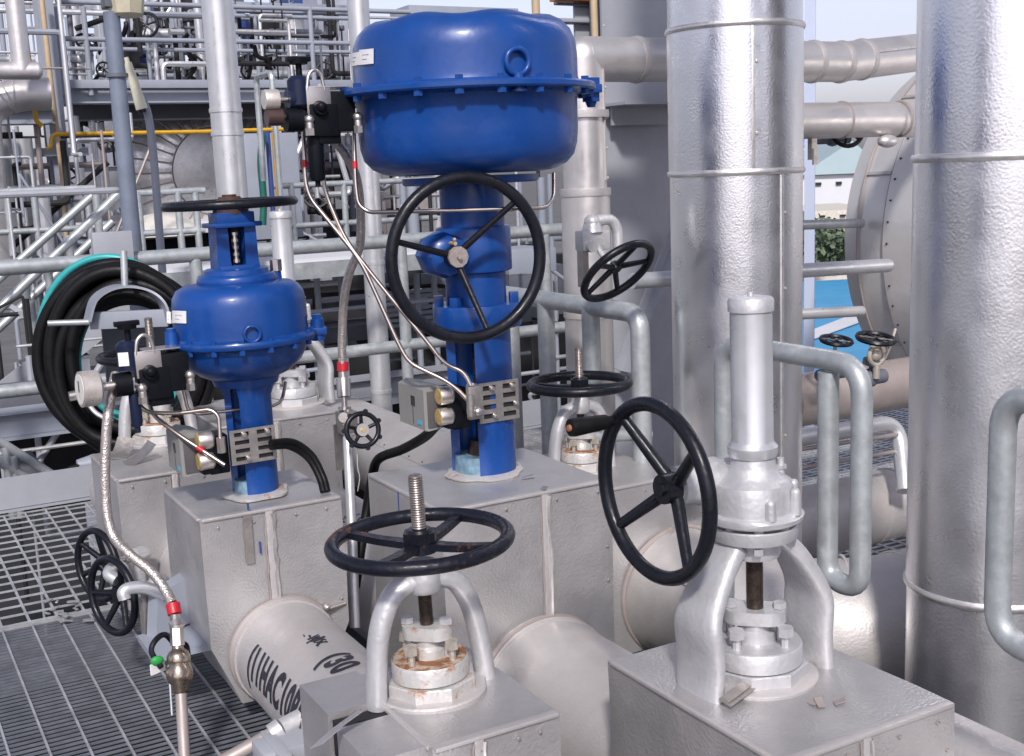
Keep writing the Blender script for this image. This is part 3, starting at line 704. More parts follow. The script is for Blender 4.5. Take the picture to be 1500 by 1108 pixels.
    tubing(t, [A(473, 200), A(475, 270), A(483, 295), A(507, 352), A(560, 420), A(630, 505), A(650, 532), A(680, 545), A(690, 565)], .0066, .06, 'stainless', ((0, .60),))
    tubing(t, [A(519, 175), A(522, 270), A(526, 300), A(541, 311), A(640, 309, 3.46), A(760, 306, 3.50), A(800, 305, 3.62), A(812, 290, 3.72), A(812, 255, 3.80)], .0062, .04, 'stainless', ((0, .70),))
    for pp, dd in (((700, 603), 3.55), ((690, 566), 3.57)):
        q = A(*pp, dd); mb = MB(); mb.sphere(q, .014, sub=2); mb.cyl(q, q + V((.03, .03, -.01)), .011, seg=10); build('tube_nut', mb, 'fitting', t)
    q = A(694, 590, 3.56)
    mb = MB(); mb.box(q, (.04, .02, .10), bevel=.004); mb.cyl(q + V((-.02, -.02, .03)), q + V((-.02, -.02, -.035)), .012, seg=12); build('tube_manifold', mb, 'plate', t)
    mb = MB(); mb.sweep(smooth_path([A(640, 622, 3.70), A(622, 640, 3.82), A(590, 658, 3.95), A(555, 672, 4.05), A(545, 700, 4.1), A(535, 760, 4.1), A(520, 860, 4.0)], 8), .0165, 12); build('cable', mb, 'rubber', t)
    for k in ():
        mb = MB(); mb.sweep(smooth_path([A(760, 563 + 12 * k, 3.74), A(785, 560 + 14 * k, 3.82), A(815, 556 + 14 * k, 3.95), A(850, 556 + 12 * k, 4.05), A(884, 575 + 10 * k, 4.15)], 8), .0105, 10); build('cable', mb, 'rubber', t)
    return t

lean(small_control_valve(), .7); lean(big_control_valve(), .15)
lean(gate_valve('silver gate valve with a rusting black horizontal handwheel and threaded stem, nearest the camera', 1.05, 2.325, .35, 1.0, 'blackrust', 'rising stem gate valves'), 1.4)
gate_valve('silver gate valve with a black horizontal wheel behind the big blue valve', 2.40, 3.80, .35, .95, 'black', 'rising stem gate valves', .9)
lean(gear_valve('big silver geared valve with tall stem tube and upright black wheel, right foreground', 1.700, 1.98, .35, True, 'geared gate valves'), .5)
gate_valve('silver gate valve on the far left box, half hidden behind the gauge and regulator', 1.03, 4.80, .48, 1.0, 'black', 'rising stem gate valves', .3)
gear_valve('silver geared gate valve whose pale stem tube rises behind the small blue valve', 1.70, 5.10, .50, False, 'geared gate valves')
# ================================================================== insulated boxes and pipes
def rivets(parent, pts, r=.004, m='darkstem', n=(0, -1, 0)):
    mb = MB(); mb.lathe([(0, r * .7), (r * .8, r * .5), (r, 0), (r, -.002)], (0, 0, 0), n, 8); s = build('rivet', mb, m, parent, local=True); part_copies(s, pts, parent)

def wonk(mb, amp=.004, sc=3.0):
    bmesh.ops.subdivide_edges(mb.bm, edges=mb.bm.edges[:], cuts=5, use_grid_fill=True)
    for v in mb.bm.verts:
        n = mnoise.noise_vector(v.co * sc); v.co += n * amp

def insulation_box(label, poly, y0, y1, seam_x=None, zb=-.1, m='jbox', extra=None):
    """poly: outline in x-z"""
    xs = [p[0] for p in poly]; zt = max(p[1] for p in poly)
    t = thing('insulation_box', label, 'insulation box', (sum(xs) / len(xs), (y0 + y1) / 2, zb), 0, 'sheet metal insulation boxes')
    mb = MB(); mb.prism(poly, (0, (y0 + y1) / 2, 0), (1, 0, 0), (0, 0, 1), abs(y1 - y0)); mb.bevel(.006, 40, 2); wonk(mb, .0055, 4.2)
    b = build('box_casing', mb, m, t, angle=30)
    if seam_x is not None:
        mb = MB(); zl = zt
        mb.box((seam_x, y0 - .003, (zl + zb) / 2 + .0), (.022, .006, zl - zb - .01), bevel=.002); build('standing_seam', mb, 'jacket', t)
        rn_ = random.Random(int(seam_x * 1000)); k = 26; pts = [V((seam_x + .012 + rn_.uniform(-.003, .003), y0 - .005, zt - .012 - (zt - zb - .03) * i / k)) for i in range(k + 1)]
        mb = MB(); mb.sweep(pts, [rn_.uniform(.0035, .0085) for _ in pts], 7); build('sealant_bead', mb, 'alu', t)
        mb = MB(); mb.sweep([p + V((-.026, .001, 0)) for p in pts], [rn_.uniform(.0015, .004) for _ in pts], 6); build('grime_line', mb, 'brown', t)
    x0 = min(xs); x1 = max(xs)
    mb = MB(); mb.box(((x0 + x1) / 2, y0 + .004, zt - .001), (x1 - x0 - .01, .022, .010), bevel=.003); build('folded_edge', mb, 'jacket', t)
    mb = MB(); mb.box((x0 + .001, (y0 + y1) / 2, zt - .002), (.012, abs(y1 - y0) - .03, .010), bevel=.003); build('folded_edge', mb, 'jacket', t)
    rv = [(x, y0 - .004, zt - .030) for x in (x0 + .05, x0 + (x1 - x0) * .36, x0 + (x1 - x0) * .66, x1 - .05)] + [(x1 - .02, y0 - .004, zt - .10 - k * .11) for k in range(3)]
    rivets(t, rv, .0045, 'fitting', (0, -1, 0))
    return t

def lap(t, p, u, v, w, h, m='alu', name='loose_sheet_flap', th=.002, bend=.15):
    """torn sheet flap: a small curled strip"""
    u, v = V(u).normalized(), V(v).normalized(); n = u.cross(v); pts = []
    for i in range(6): s = i / 5; pts.append(V(p) + u * w * s + n * bend * w * s * s)
    mb = MB(); mb.ribbon(pts, h, th, v); return build(name, mb, m, t)

b1 = insulation_box('left foreground sheet metal box carrying the smaller blue valve', [(.803, .548), (1.233, .548), (1.233, .15), (1.15, -.03), (.885, -.03), (.803, .16)], 3.32, 3.75, 1.005)
mb = MB(); p = onY(364, 790, 3.316); mb.box((p.x, 3.314, p.z), (.024, .006, .145), rz=0); build('metal_strip', mb, 'plate', b1)
mb = MB(); p = onY(381, 802, 3.316); mb.box((p.x, 3.3135, p.z), (.005, .003, .036)); p = onY(363, 742, 3.316); mb.box((p.x, 3.3135, p.z), (.006, .003, .02)); build('ink_mark', mb, 'bluehose', b1)
mb = MB(); mb.cyl(onY(478, 893, 3.30), onY(505, 884, 3.32), .007, seg=10); mb.sphere(onY(479, 890, 3.30), .011, sub=2); build('drain_pin', mb, 'fitting', b1)
b2 = insulation_box('large sheet metal box carrying the tall blue valve', [(1.405, .548), (1.985, .548), (1.985, -.16), (1.90, -.38), (1.50, -.38), (1.405, -.2)], 2.98, 3.52, 1.745, -.38)
mb = MB(); p = onY(583, 708, 2.98); q = onX(583, 715, 1.403); mb.box((1.402, q.y, .50), (.002, .006, .09)); build('ink_mark', mb, 'bluehose', b2)
for (px, py, w, a) in ((742, 688, .07, .3), (765, 700, .055, -.4), (715, 700, .05, .1), (795, 717, .03, .6)):
    p = onZ(px, py, .557); lap(b2, p, (math.cos(a), math.sin(a), .12), (-math.sin(a), math.cos(a), 0), w * .7, .018, 'plate', 'torn_sheet', .0015, .06)
b4 = insulation_box('front sheet metal box under the rusting black handwheel', [(.925, .348), (1.228, .348), (1.228, -.1), (.925, -.1)], 2.065, 2.50, 1.03)
mb = MB(); mb.box((.863, 2.18, .122), (.13, .18, .45), bevel=.004); build('side_casing', mb, 'jbox', b4)
mb = MB(); mb.prism([(0, 0), (.14, 0), (.14, -.40), (0, -.40)], (.803, 2.425, .352), (1, 0, 0), (0, 0, 1), .18); mb.bevel(.004); build('raised_end_cover', mb, 'jbox', b4)
pa, pb = at(530, 1040, 2.52), at(464, 1093, 2.44); mb = MB(); mb.ribbon([pa, pa.lerp(pb, .5) + V((0, 0, .004)), pb], .03, .002, (.75, -.5, .35)); build('loose_sheet_flap', mb, 'alu', b4)
mb = MB(); mb.box((.87, 2.30, .30), (.12, .05, .08)); build('joint_shade', mb, 'gapshade', b4)  # gap filled with a dark block as painted shade
b5 = insulation_box('right foreground sheet metal box under the big silver geared valve', [(1.468, .348), (1.945, .348), (1.945, -.35), (1.468, -.35)], 1.635, 2.235, 1.69, -.35)
p = onZ(1062, 1030, .362); q = onZ(1122, 985, .375)
mb = MB(); d = (q - p).normalized(); mb.prism([(0, -.016), (.145, -.016), (.145, .016), (0, .016)], p, d, d.cross(V((0.25, -.3, 1))).normalized(), .004); mb.prism([(0.002, -.009), (.142, -.009), (.142, .009), (0.002, .009)], p + V((0, 0, .004)), d, d.cross(V((0.25, -.3, 1))).normalized(), .005)
build('tag_plate', mb, 'plate', b5)
mb = MB(); mb.sweep(smooth_path([q, q + V((.02, .03, .05)), q + V((.035, .05, .10)), q + V((.02, .05, .06)), q + V((.03, .03, .0))], 6), .0012, 6); build('tag_wire', mb, 'fitting', b5)
for (px, py, w, a) in ((1188, 1032, .045, .2), (1205, 1036, .035, 1.2), (1222, 1030, .03, -.5)):
    p = onZ(px, py, .352); lap(b5, p, (math.cos(a), math.sin(a), .2), (-math.sin(a), math.cos(a), 0), w * .8, .018, 'brown', 'torn_sheet', .0015, .15)
c = onZ(171, 704, .48); f = onZ(144, 656, .48)
b1b = insulation_box('sheet metal box at the far left end of the left pipe, behind the hanging hose', [(c.x, .478), (c.x + .46, .478), (c.x + .46, .0), (c.x, .0)], c.y, c.y + .50, c.x + .2)
for (px, py, w, a) in ((172, 672, .10, 1.0), (185, 680, .11, .2)):
    p = onZ(px, py, .482); lap(b1b, p, (math.cos(a), math.sin(a), .1), (-math.sin(a), math.cos(a), .1), w, .07, 'plate', 'torn_sheet', .002, .5)
c = onZ(495, 602, .50)
b2b = insulation_box('sheet metal box behind the small blue valve, under the second pale stem tube', [(c.x - .52, .498), (c.x, .498), (c.x, -.2), (c.x - .52, -.2)], c.y, c.y + .62, c.x - .28, -.2)
b3 = insulation_box('sheet metal box under the wheel valve behind the big blue valve', [(2.13, .345), (2.66, .345), (2.66, -.3), (2.13, -.3)], 3.50, 4.12, None, -.3)
mb = MB(); mb.prism([(0, 0), (.07, 0), (.07, -.30), (-.02, -.36), (-.05, -.16)], onY(985, 770, 3.46), (1, 0, 0), (0, 0, 1), .004); build('torn_sheet', mb, 'alu', b3)

def pipe_run(label, pts, r, bands=(), m='jacket', fillet=.3, group='insulated pipes', name='insulated_pipe', bandm='jacket', seg=40, seamdir=None, rv=None, bw=.012, bh=.004):
    P = path(pts, fillet, 8)
    t = thing(name, label, 'pipe', V(pts[0]) if len(pts) == 2 else V(pts[0]), 0, group)
    mb = MB(); mb.sweep(P, r, seg); build('pipe_jacket', mb, m, t)
    for (i, f) in bands:
        a, b = V(pts[i]), V(pts[i + 1]); c = a.lerp(b, f); d = (b - a).normalized()
        mb = MB(); mb.lathe([(r - .002, -bw), (r + bh, -bw), (r + bh * 1.3, 0), (r + bh, bw), (r - .002, bw)], c, d, seg); build('joint_band', mb, bandm, t)
    if seamdir:
        i = 0; a, b = V(pts[0]), V(pts[1]); n = V(seamdir).normalized(); d = (b - a).normalized(); w = d.cross(n)
        mb = MB(); off = n * (r - .0005); mb.ribbon([a + off, b + off], .03, .006, w); build('lap_seam', mb, bandm, t)
        if rv:
            L = (b - a).length; k = int(L / rv); rivets(t, [a + d * (j + .5) * rv + n * (r + .003) for j in range(k)], .005, 'darkstem', n)
    return t

p1 = pipe_run('left insulated pipe stencilled with large black letters, running to the camera', [(1.02, 5.6, .11), (1.02, 1.6, .11)], .155, ((0, .5745), (0, .5775)), bw=.006, bh=.006)
p2 = pipe_run('middle insulated pipe leaving the large box toward the right foreground', [(1.72, 9.0, -.07), (1.72, 1.5, -.07)], .226, ((0, .8065), (0, .803)), bw=.006, bh=.008)
p3 = pipe_run('insulated pipe with a riveted seam and elbow, passing behind the big geared valve', [(2.62, 8.0, -.10), (2.62, 2.78, -.10), (5.2, 2.78, -.10)], .245, ((0, .60),), seamdir=(-.75, 0, .66), rv=.16, bw=.006, fillet=.55)
for an in (12, 34, 56, 78):
    q = V((3.17, 3.33, -.10)); a = math.radians(180 + an); c = q + V((math.cos(a), math.sin(a), 0)) * .55; d_ = V((-math.sin(a), math.cos(a), 0)); mb = MB(); mb.torus(c, d_, .246, .006, 48, 6); build('elbow_seam', mb, 'jacket', p3)
p3b = pipe_run('pale insulated pipe at the bottom right corner behind the right box', [(2.17, 1.88, .03), (2.17, .6, .03)], .14, ((0, .5),))
for (pp, cx, cy, cz, r) in ((p1, 1.02, 3.314, .11, .155), (p2, 1.72, 2.974, -.07, .226), (p3, 2.62, 3.494, -.10, .245)):
    mb = MB(); mb.torus((cx, cy, cz), (0, 1, 0), r + .004, .009, 48, 8, wob=.012); build('sealant_bead', mb, 'brown', pp)
# stencilled letters wrapped round pipe 1
def stencil(parent, text, ystart, zc_ang, size_along, size_round, cx, cz, R, m='stencil', flip=1):
    cu = bpy.data.curves.new('t', 'FONT'); cu.body = text; cu.size = 1; cu.space_character = 1.12; cu.offset = .045
    ob = bpy.data.objects.new('t', cu); COL.objects.link(ob)
    dg = bpy.context.evaluated_depsgraph_get(); me = bpy.data.meshes.new_from_object(ob.evaluated_get(dg))
    bpy.data.objects.remove(ob); bpy.data.curves.remove(cu)
    mb = MB(); mb.bm.from_mesh(me); bpy.data.meshes.remove(me)
    for k in range(1, 14):
        bmesh.ops.bisect_plane(mb.bm, geom=mb.bm.verts[:] + mb.bm.edges[:] + mb.bm.faces[:], plane_co=(0, k * .06 - .1, 0), plane_no=(0, 1, 0))
    for v in mb.bm.verts:
        s, h = v.co.x * size_along, v.co.y * size_round
        a = zc_ang - h / R * flip
        v.co = V((cx + math.cos(a) * (R + .0016), ystart - s, cz + math.sin(a) * (R + .0016)))
    return build('stencilled_letters', mb, m, parent, angle=80)
stencil(p1, '(11HAC10BR', 3.18, math.radians(176), .074, .128, 1.02, .11, .155, flip=1)
stencil(p1, '(30', 2.84, math.radians(110), .075, .105, 1.02, .11, .155)
def smudge(parent, cx, cz, R, y0, a0, n, dy, da, m='stencil'):
    mb = MB(); rnd = random.Random(int(y0 * 100))
    for i in range(n):
        yy = y0 - rnd.random() * dy; a = a0 + rnd.uniform(-1, 1) * da + (yy - y0) * .8; l = rnd.uniform(.006, .02)
        p = V((cx + math.cos(a) * R, yy, cz + math.sin(a) * R)); t1 = V((-math.sin(a), 0, math.cos(a))); e = V((0, 1, 0)) * rnd.uniform(-1, 1) + t1 * rnd.uniform(-1, 1); e.normalize()
        w = e.cross(V((math.cos(a), 0, math.sin(a))))
        mb.ribbon([p - e * l, p + e * l], rnd.uniform(.003, .007), .003, w)
    build('scribbled_mark', mb, m, parent)
smudge(p1, 1.02, .11, .155, 3.02, math.radians(98), 20, .09, .10)
smudge(p2, 1.72, -.07, .226, 2.60, math.radians(88), 16, .09, .07)
smudge(p2, 1.72, -.07, .226, 4.45, math.radians(112), 40, .5, .22)
# small branch and bracket under pipe 1
mbp = onY(452, 1072, 2.75)
t = thing('drain_pipe', 'thin grey drain pipe joining the stencilled pipe at the bottom edge', 'pipe', at(340, 1108, 3.0))
mb = MB(); mb.cyl(at(310, 1125, 2.95), at(412, 1068, 3.0), .018, seg=16); build('pipe_tube', mb, 'brown', t)
mb = MB(); mb.cyl(at(398, 1077, 2.99), at(412, 1067, 3.0), .028, seg=16); mb.cyl(at(412, 1067, 3.0), at(440, 1052, 3.03), .024, seg=16); build('coupling', mb, 'silver', t)
mb = MB(); mb.box(at(418, 1098, 2.95), (.14, .10, .05), bevel=.006); mb.box(at(405, 1104, 2.93), (.03, .16, .06), bevel=.004); build('pipe_shoe', mb, 'steel', t)
# ================================================================== deck, rails, standing pipes, column
ZD = -.10
def grating(name, x0, x1, y0, y1, z, px, py, tx, ty, hx, hy, m='grate'):
    """bars along x every py metres, bars along y every px metres"""
    mb = MB(); bm = mb.bm; dk = [1]
    def bar(xa, xb, ya, yb, za, zb):
        v = [bm.verts.new((x, y, zz)) for x in (xa, xb) for y in (ya, yb) for zz in (za, zb)]
        for f in ((0, 1, 3, 2), (4, 6, 7, 5), (0, 4, 5, 1), (2, 3, 7, 6), (1, 5, 7, 3), (0, 2, 6, 4)): bm.faces.new([v[i] for i in f]).material_index = dk[0]
    y = y0
    while y <= y1 + 1e-6: bar(x0, x1, y - ty / 2, y + ty / 2, z - hy, z); y += py
    x = x0; dk[0] = 0
    while x <= x1 + 1e-6: bar(x - tx / 2, x + tx / 2, y0, y1, z - hx, z + .0015); x += px
    for xx in (x0 - tx, x1 + tx): bar(xx - .003, xx + .003, y0, y1, z - hy, z + .001)
    for yy in (y0 - ty, y1 + ty): bar(x0, x1, yy - .003, yy + .003, z - hy, z + .001)
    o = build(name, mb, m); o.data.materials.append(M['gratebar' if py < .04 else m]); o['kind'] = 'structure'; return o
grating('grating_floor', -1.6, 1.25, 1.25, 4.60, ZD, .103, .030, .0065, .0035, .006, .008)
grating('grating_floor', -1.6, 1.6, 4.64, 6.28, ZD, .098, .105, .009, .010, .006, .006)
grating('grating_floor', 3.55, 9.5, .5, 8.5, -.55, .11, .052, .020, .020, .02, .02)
mb = MB(); mb.box((-12, 17, -2.6), (35, 22, .2)); o = build('plant_ground', mb, 'dark'); o['kind'] = 'structure'  # slab coloured near-black for the shade beneath the plant
mb = MB(); mb.box((1, 3.4, -1.15), (7, 7, .1)); o = build('lower_floor', mb, mat('painted_deck_shade', (.012, .014, .02), .6, 0, .6, 2.5)); o['kind'] = 'structure'  # floor painted almost black as the shade seen through the grating
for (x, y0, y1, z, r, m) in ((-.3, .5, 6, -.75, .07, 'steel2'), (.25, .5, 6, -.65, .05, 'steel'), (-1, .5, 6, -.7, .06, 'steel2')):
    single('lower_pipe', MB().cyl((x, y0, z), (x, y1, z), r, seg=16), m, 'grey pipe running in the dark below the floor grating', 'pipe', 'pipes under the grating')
single('grating_beam', MB().box((-.1, 4.62, -.26), (2.8, .10, .16)), 'steel2', 'dark steel beam under the seam of the floor gratings', 'beam')

a, b = onZ(0, 755, ZD), onZ(150, 727, ZD)
mb = MB(); mb.box((1.1, 6.33, .0), (5.4, .012, .16)); mb.box((1.1, 6.345, -.09), (5.4, .06, .012)); t = single('toe_plate', mb, 'steel', 'grey toe plate along the far edge of the floor grating', 'toe plate')

def rail_tube(parent, pts, r, m='galv', fillet=.12, name='rail', seg=14):
    mb = MB(); mb.sweep(path(pts, fillet, 7), r, seg); return build(name, mb, m, parent)

YR = 6.5
zt, zm = onY(320, 371, YR).z, onY(300, 540, YR).z
t = thing('guard_rail', 'thick grey tubular guard rail crossing behind the hose coil and the blue valves', 'railing', (1.5, YR, ZD))
rail_tube(t, [(-1.5, YR, zt), (4.35, YR, zt)], .040, 'galv'); rail_tube(t, [(-1.5, YR, zm), (4.35, YR, zm)], .036, 'galv', name='mid_rail')
for px, py in ((592, 450), (-120, 450), (292, 450), (800, 420)):
    p = onY(px, py, YR); rail_tube(t, [(p.x, YR, -.3), (p.x, YR, zt - .02)], .034, 'galv', name='post')

# tall insulated pipes on the right
def stand_pipe(label, x, y, r, z0, z1, bands, seams, m='stucco', rv=.25):
    t = thing('insulated_riser', label, 'pipe', (x, y, z0), 0, 'tall insulated risers')
    zz = [z0] + sorted(bands) + [z1]
    for k in range(len(zz) - 1):
        rr = r + (.003 if k % 2 else 0)
        mb = MB(); mb.lathe([(0, zz[k]), (rr, zz[k]), (rr, zz[k + 1]), (0, zz[k + 1])], (x, y, 0), seg=72); build('jacket_section', mb, m, t)
    for z in bands:
        mb = MB(); mb.lathe([(r - .004, -.012), (r + .006, -.011), (r + .010, -.004), (r + .010, .004), (r + .006, .011), (r - .004, .012)], (x, y, z), seg=72); build('joint_band', mb, 'alu', t)
    for (sx, k) in seams:
        # seam strip at photo column sx
        d = ray(sx, 300); best = None
        for i in range(720):
            a = 2 * PI * i / 720; p = V((x + r * math.cos(a), y + r * math.sin(a), 1.5)); n = V((math.cos(a), math.sin(a), 0))
            if n.dot(V((p.x, p.y, 0))) > 0: continue
            q = abs(p.x / p.y - d.x / d.y)
            if best is None or q < best[0]: best = (q, a)
        a = best[1]; n = V((math.cos(a), math.sin(a), 0)); za, zb = zz[k] + .012, zz[k + 1] - .012
        mb = MB(); mb.box((x + n.x * (r + .002), y + n.y * (r + .002), (za + zb) / 2), (.006, .012, zb - za), rz=a, bevel=.0015); s = build('lap_seam', mb, 'alu', t)
        K = max(2, int((zb - za) / rv)); a2 = a + .05
        n2 = V((math.cos(a2), math.sin(a2), 0))
        rivets(s, [(x + n2.x * (r + .004), y + n2.y * (r + .004), za + (zb - za) * (j + .5) / K) for j in range(K)], .0065, 'rustybolt', n2)
    return t
def z_at(px, py, x, y, r):
    d = V((x, y, 0)).length; return CAM_H + ray(px, py).z / V((ray(px, py).x, ray(px, py).y, 0)).length * (d - r)
c = at(1078, 330, 4.55); cx, cy, rc = c.x, c.y, .2475
stand_pipe('thick vertical insulated pipe standing beside the wide grey steel column', cx, cy, rc, -.5, 4.2,
           [z_at(1078, 33, cx, cy, rc), z_at(1078, 253, cx, cy, rc)], [(1104, 1), (1146, 0)])
c = at(1462, 330, 3.30); rx, ry, rr_ = c.x, c.y, .2235
stand_pipe('thick vertical insulated pipe cut off by the right edge of the view', rx, ry, rr_, -.9, 3.6,
           [z_at(1462, 229, rx, ry, rr_), z_at(1462, 893, rx, ry, rr_)], [(1560, 1)])

# insulated pipe with mitred elbow going over to the right
d = 5.15
T = lambda px, py, dd=d: at(px, py, dd)
e = onY(842, 80, 4.55); e2 = onY(990, 82, 4.55)
zc = e.z - .02; xv = onY(858, 300, 4.55).x
rp = .098
t = thing('insulated_pipe', 'insulated pipe rising behind the big drum and turning right across two risers', 'pipe', (xv, 4.55, -.6), 0, 'insulated pipes')
zs = onY(850, 282, 4.55).z; zs2 = onY(850, 460, 4.55).z
mb = MB(); mb.lathe([(0, zs), (rp, zs), (rp, zc)], (xv, 4.55, 0), seg=36); mb.sphere((xv, 4.55, zc), rp, sub=3); build('upper_jacket', mb, 'clad', t)
mb = MB(); mb.lathe([(0, -.6), (rp + .012, -.6), (rp + .012, zs2), (rp + .012, zs), (rp, zs + .012)], (xv, 4.55, 0), seg=36); build('lower_jacket', mb, 'clad', t)
for z in (zs, zs2, onY(850, 168, 4.55).z): 
    mb = MB(); mb.lathe([(rp, -.016), (rp + .017, -.016), (rp + .018, .0), (rp + .017, .016), (rp, .016)], (xv, 4.55, z), seg=36); build('joint_band', mb, 'jacket', t)
mb = MB(); mb.box((xv + .055, 4.55 - .086, (zs + zc) / 2), (.008, .008, zc - zs - .1), rz=.5); s = build('lap_seam', mb, 'jacket', t)
rivets(s, [(xv + .067, 4.55 - .084, zs + .06 + k * .13) for k in range(7)], .006, 'rustybolt', V((.5, -.85, 0)))
x_end = onY(1232, 88, 4.55).x
mb = MB(); mb.cyl((xv, 4.55, zc), (x_end, 4.55, zc), rp, seg=36); build('level_jacket', mb, 'clad', t)
q0 = V((x_end, 4.55, zc)); q1 = onY(1420, 68, 4.75)
mb = MB(); mb.sphere(q0, rp, sub=3); mb.cyl(q0, q0 + (q1 - q0) * 1.6, rp, seg=36); build('bent_jacket', mb, 'clad', t)
for px in (932, 1190, 1231):
    xx = onY(px, 80, 4.55).x; mb = MB(); mb.lathe([(rp - .002, -.014), (rp + .005, -.014), (rp + .007, 0), (rp + .005, .014), (rp - .002, .014)], (xx, 4.55, zc), (1, 0, 0), 36); build('joint_band', mb, 'jacket', t)
dd = (q1 - q0).normalized(); qq = q0 + dd * .17; mb = MB(); mb.lathe([(rp - .002, -.014), (rp + .005, -.014), (rp + .007, 0), (rp + .005, .014), (rp - .002, .014)], qq, dd, 36); build('joint_band', mb, 'jacket', t)
nn = (V((-.3, -1, .25)) - dd * V((-.3, -1, .25)).dot(dd)).normalized()
mb = MB(); mb.ribbon([qq + nn * (rp + .002), qq + dd * 1.2 + nn * (rp + .002)], .012, .006, dd.cross(nn)); s = build('lap_seam', mb, 'jacket', t)
rivets(s, [qq + dd * (.06 + k * .12) + nn * (rp + .004) for k in range(5)], .006, 'rustybolt', nn)
mb = MB(); mb.box((xv + .22, 4.55 - rp * .93, zc - .02), (.40, .006, .014), bevel=.002); build('lap_seam', mb, 'jacket', t)

# grey steel column with brackets
p = onY(936, 300, 5.2); W = onY(985, 300, 5.2).x - onY(889, 300, 5.2).x
t = thing('steel_column', 'wide grey painted steel column between the insulated pipe and the thick riser', 'column', (p.x, 5.2, -3))
mb = MB(); mb.box((p.x, 5.2, 1.2), (W, .016, 9)); build('front_flange', mb, 'steel', t)
mb = MB(); mb.box((p.x, 5.45, 1.2), (W, .016, 9)); build('rear_flange', mb, 'steel', t)
mb = MB(); mb.box((p.x, 5.325, 1.2), (.012, .23, 9)); build('web', mb, 'steel', t)
q = onY(918, 152, 5.0); q2 = onY(1000, 152, 5.0)
mb = MB(); mb.box(((q.x + q2.x) / 2, 5.06, q.z), (q2.x - q.x + .1, .24, .014)); mb.box((q.x + .16, 5.12, q.z - .05), (q2.x - q.x, .014, .10)); build('bracket', mb, 'steel', t)
q = onY(998, 340, 5.0); q2 = onY(915, 545, 5.0)
mb = MB(); mb.ribbon([q, q2], .085, .012, (0, 1, 0)); mb.ribbon([q + V((-.004, .03, 0)), q2 + V((-.004, .03, 0))], .012, .09, (0, 1, 0)); build('diagonal_brace', mb, 'steel', t)
single('conduit', MB().sweep([onY(869, -20, 4.9), onY(873, 100, 4.9), onY(879, 420, 4.9)], .0165, 12), 'tan', 'tan conduit running up the left side of the grey column', 'conduit')
x = onY(879, 420, 4.9)
single('conduit', MB().sweep(smooth_path([onY(882, 430, 4.7), onY(884, 500, 4.7), onY(890, 528, 4.7), onY(897, 560, 4.7), onY(895, 600, 4.7)], 6), .012, 10), 'silverpipe', 'short silver bent conduit low on the grey column', 'conduit')
single('flat_bar', MB().box(onY(876, 200, 5.35), (.05, .02, 6)), 'steel2', 'narrow dark flat bar behind the tan conduit', 'bar')

# galvanised hoop guards
def hoop(label, parts, r, m='galv', group='galvanised hoop guards'):
    t = thing('hoop_guard', label, 'hoop guard', parts[0][1][0] if False else V(parts[0][1][-1]), 0, group)
    for nm, pts, fl in parts: rail_tube(t, pts, r, m, fl, nm, 18)
    return t
H3 = lambda px, py: onX(px, py, 2.18)
d = 3.05; X5 = at(1180, 515, d).x
H = lambda px, py: onX(px, py, X5)
tl, tr, br_, bl = H(1059, 505), H(1262, 545), H(1258, 858), H(1213, 840)
ztop = H(1140, 506).z
P = lambda y, z: V((X5, y, z))
yl, yr, ym = H(1060, 600).y, H(1262, 650).y, H(1213, 650).y
zt5 = H(1180, 522).z; zb5 = H(1236, 856).z
hoop('galvanised hoop guard with a U bend at its foot, right of the big geared valve',
     [('hoop_tube', [P(yl, -.4), P(yl, zt5), P(yr, zt5), P(yr, zb5), P(ym, zb5), P(ym, zt5 - .03)], .085)], .0265)
d = 5.0; X4 = at(850, 450, d).x
H = lambda px, py: onX(px, py, X4)
yl, yr, ym = H(752, 560).y, H(940, 600).y, H(868, 560).y; zt4 = H(850, 447).z
P = lambda y, z: V((X4, y, z))
hoop('galvanised hoop guard with three legs behind the big blue valve', [('hoop_tube', [P(yl + .3, zt4), P(yr, zt4), P(yr, H(940, 706).z)], .085), ('leg', [P(ym, zt4), P(ym, -.3)], .01), ('leg', [P(H(803, 560).y, zt4 - .01), P(H(803, 560).y, -.3)], .01), ('leg', [P(yl, zt4), P(yl, -.3)], .01)], .0385)
q = H(940, 706); mb = MB(); mb.lathe([(0, 0), (.046, 0), (.046, .06), (.040, .066), (0, .066)], (X4, yr, q.z - .06), seg=20); single('tube_socket', mb, 'steel2', 'dark socket at the foot of the leftmost hoop guard', 'socket')
X6 = at(1470, 700, 2.35).x
H = lambda px, py: onX(px, py, X6)
y6 = H(1467, 700).y; za, zb = H(1500, 582).z, H(1500, 950).z
P = lambda y, z: V((X6, y, z))
hoop('galvanised hoop guard leaving the view at the right edge', [('hoop_tube', [P(y6 - .6, za), P(y6, za), P(y6, zb), P(y6 - .6, zb)], .075)], .0262)

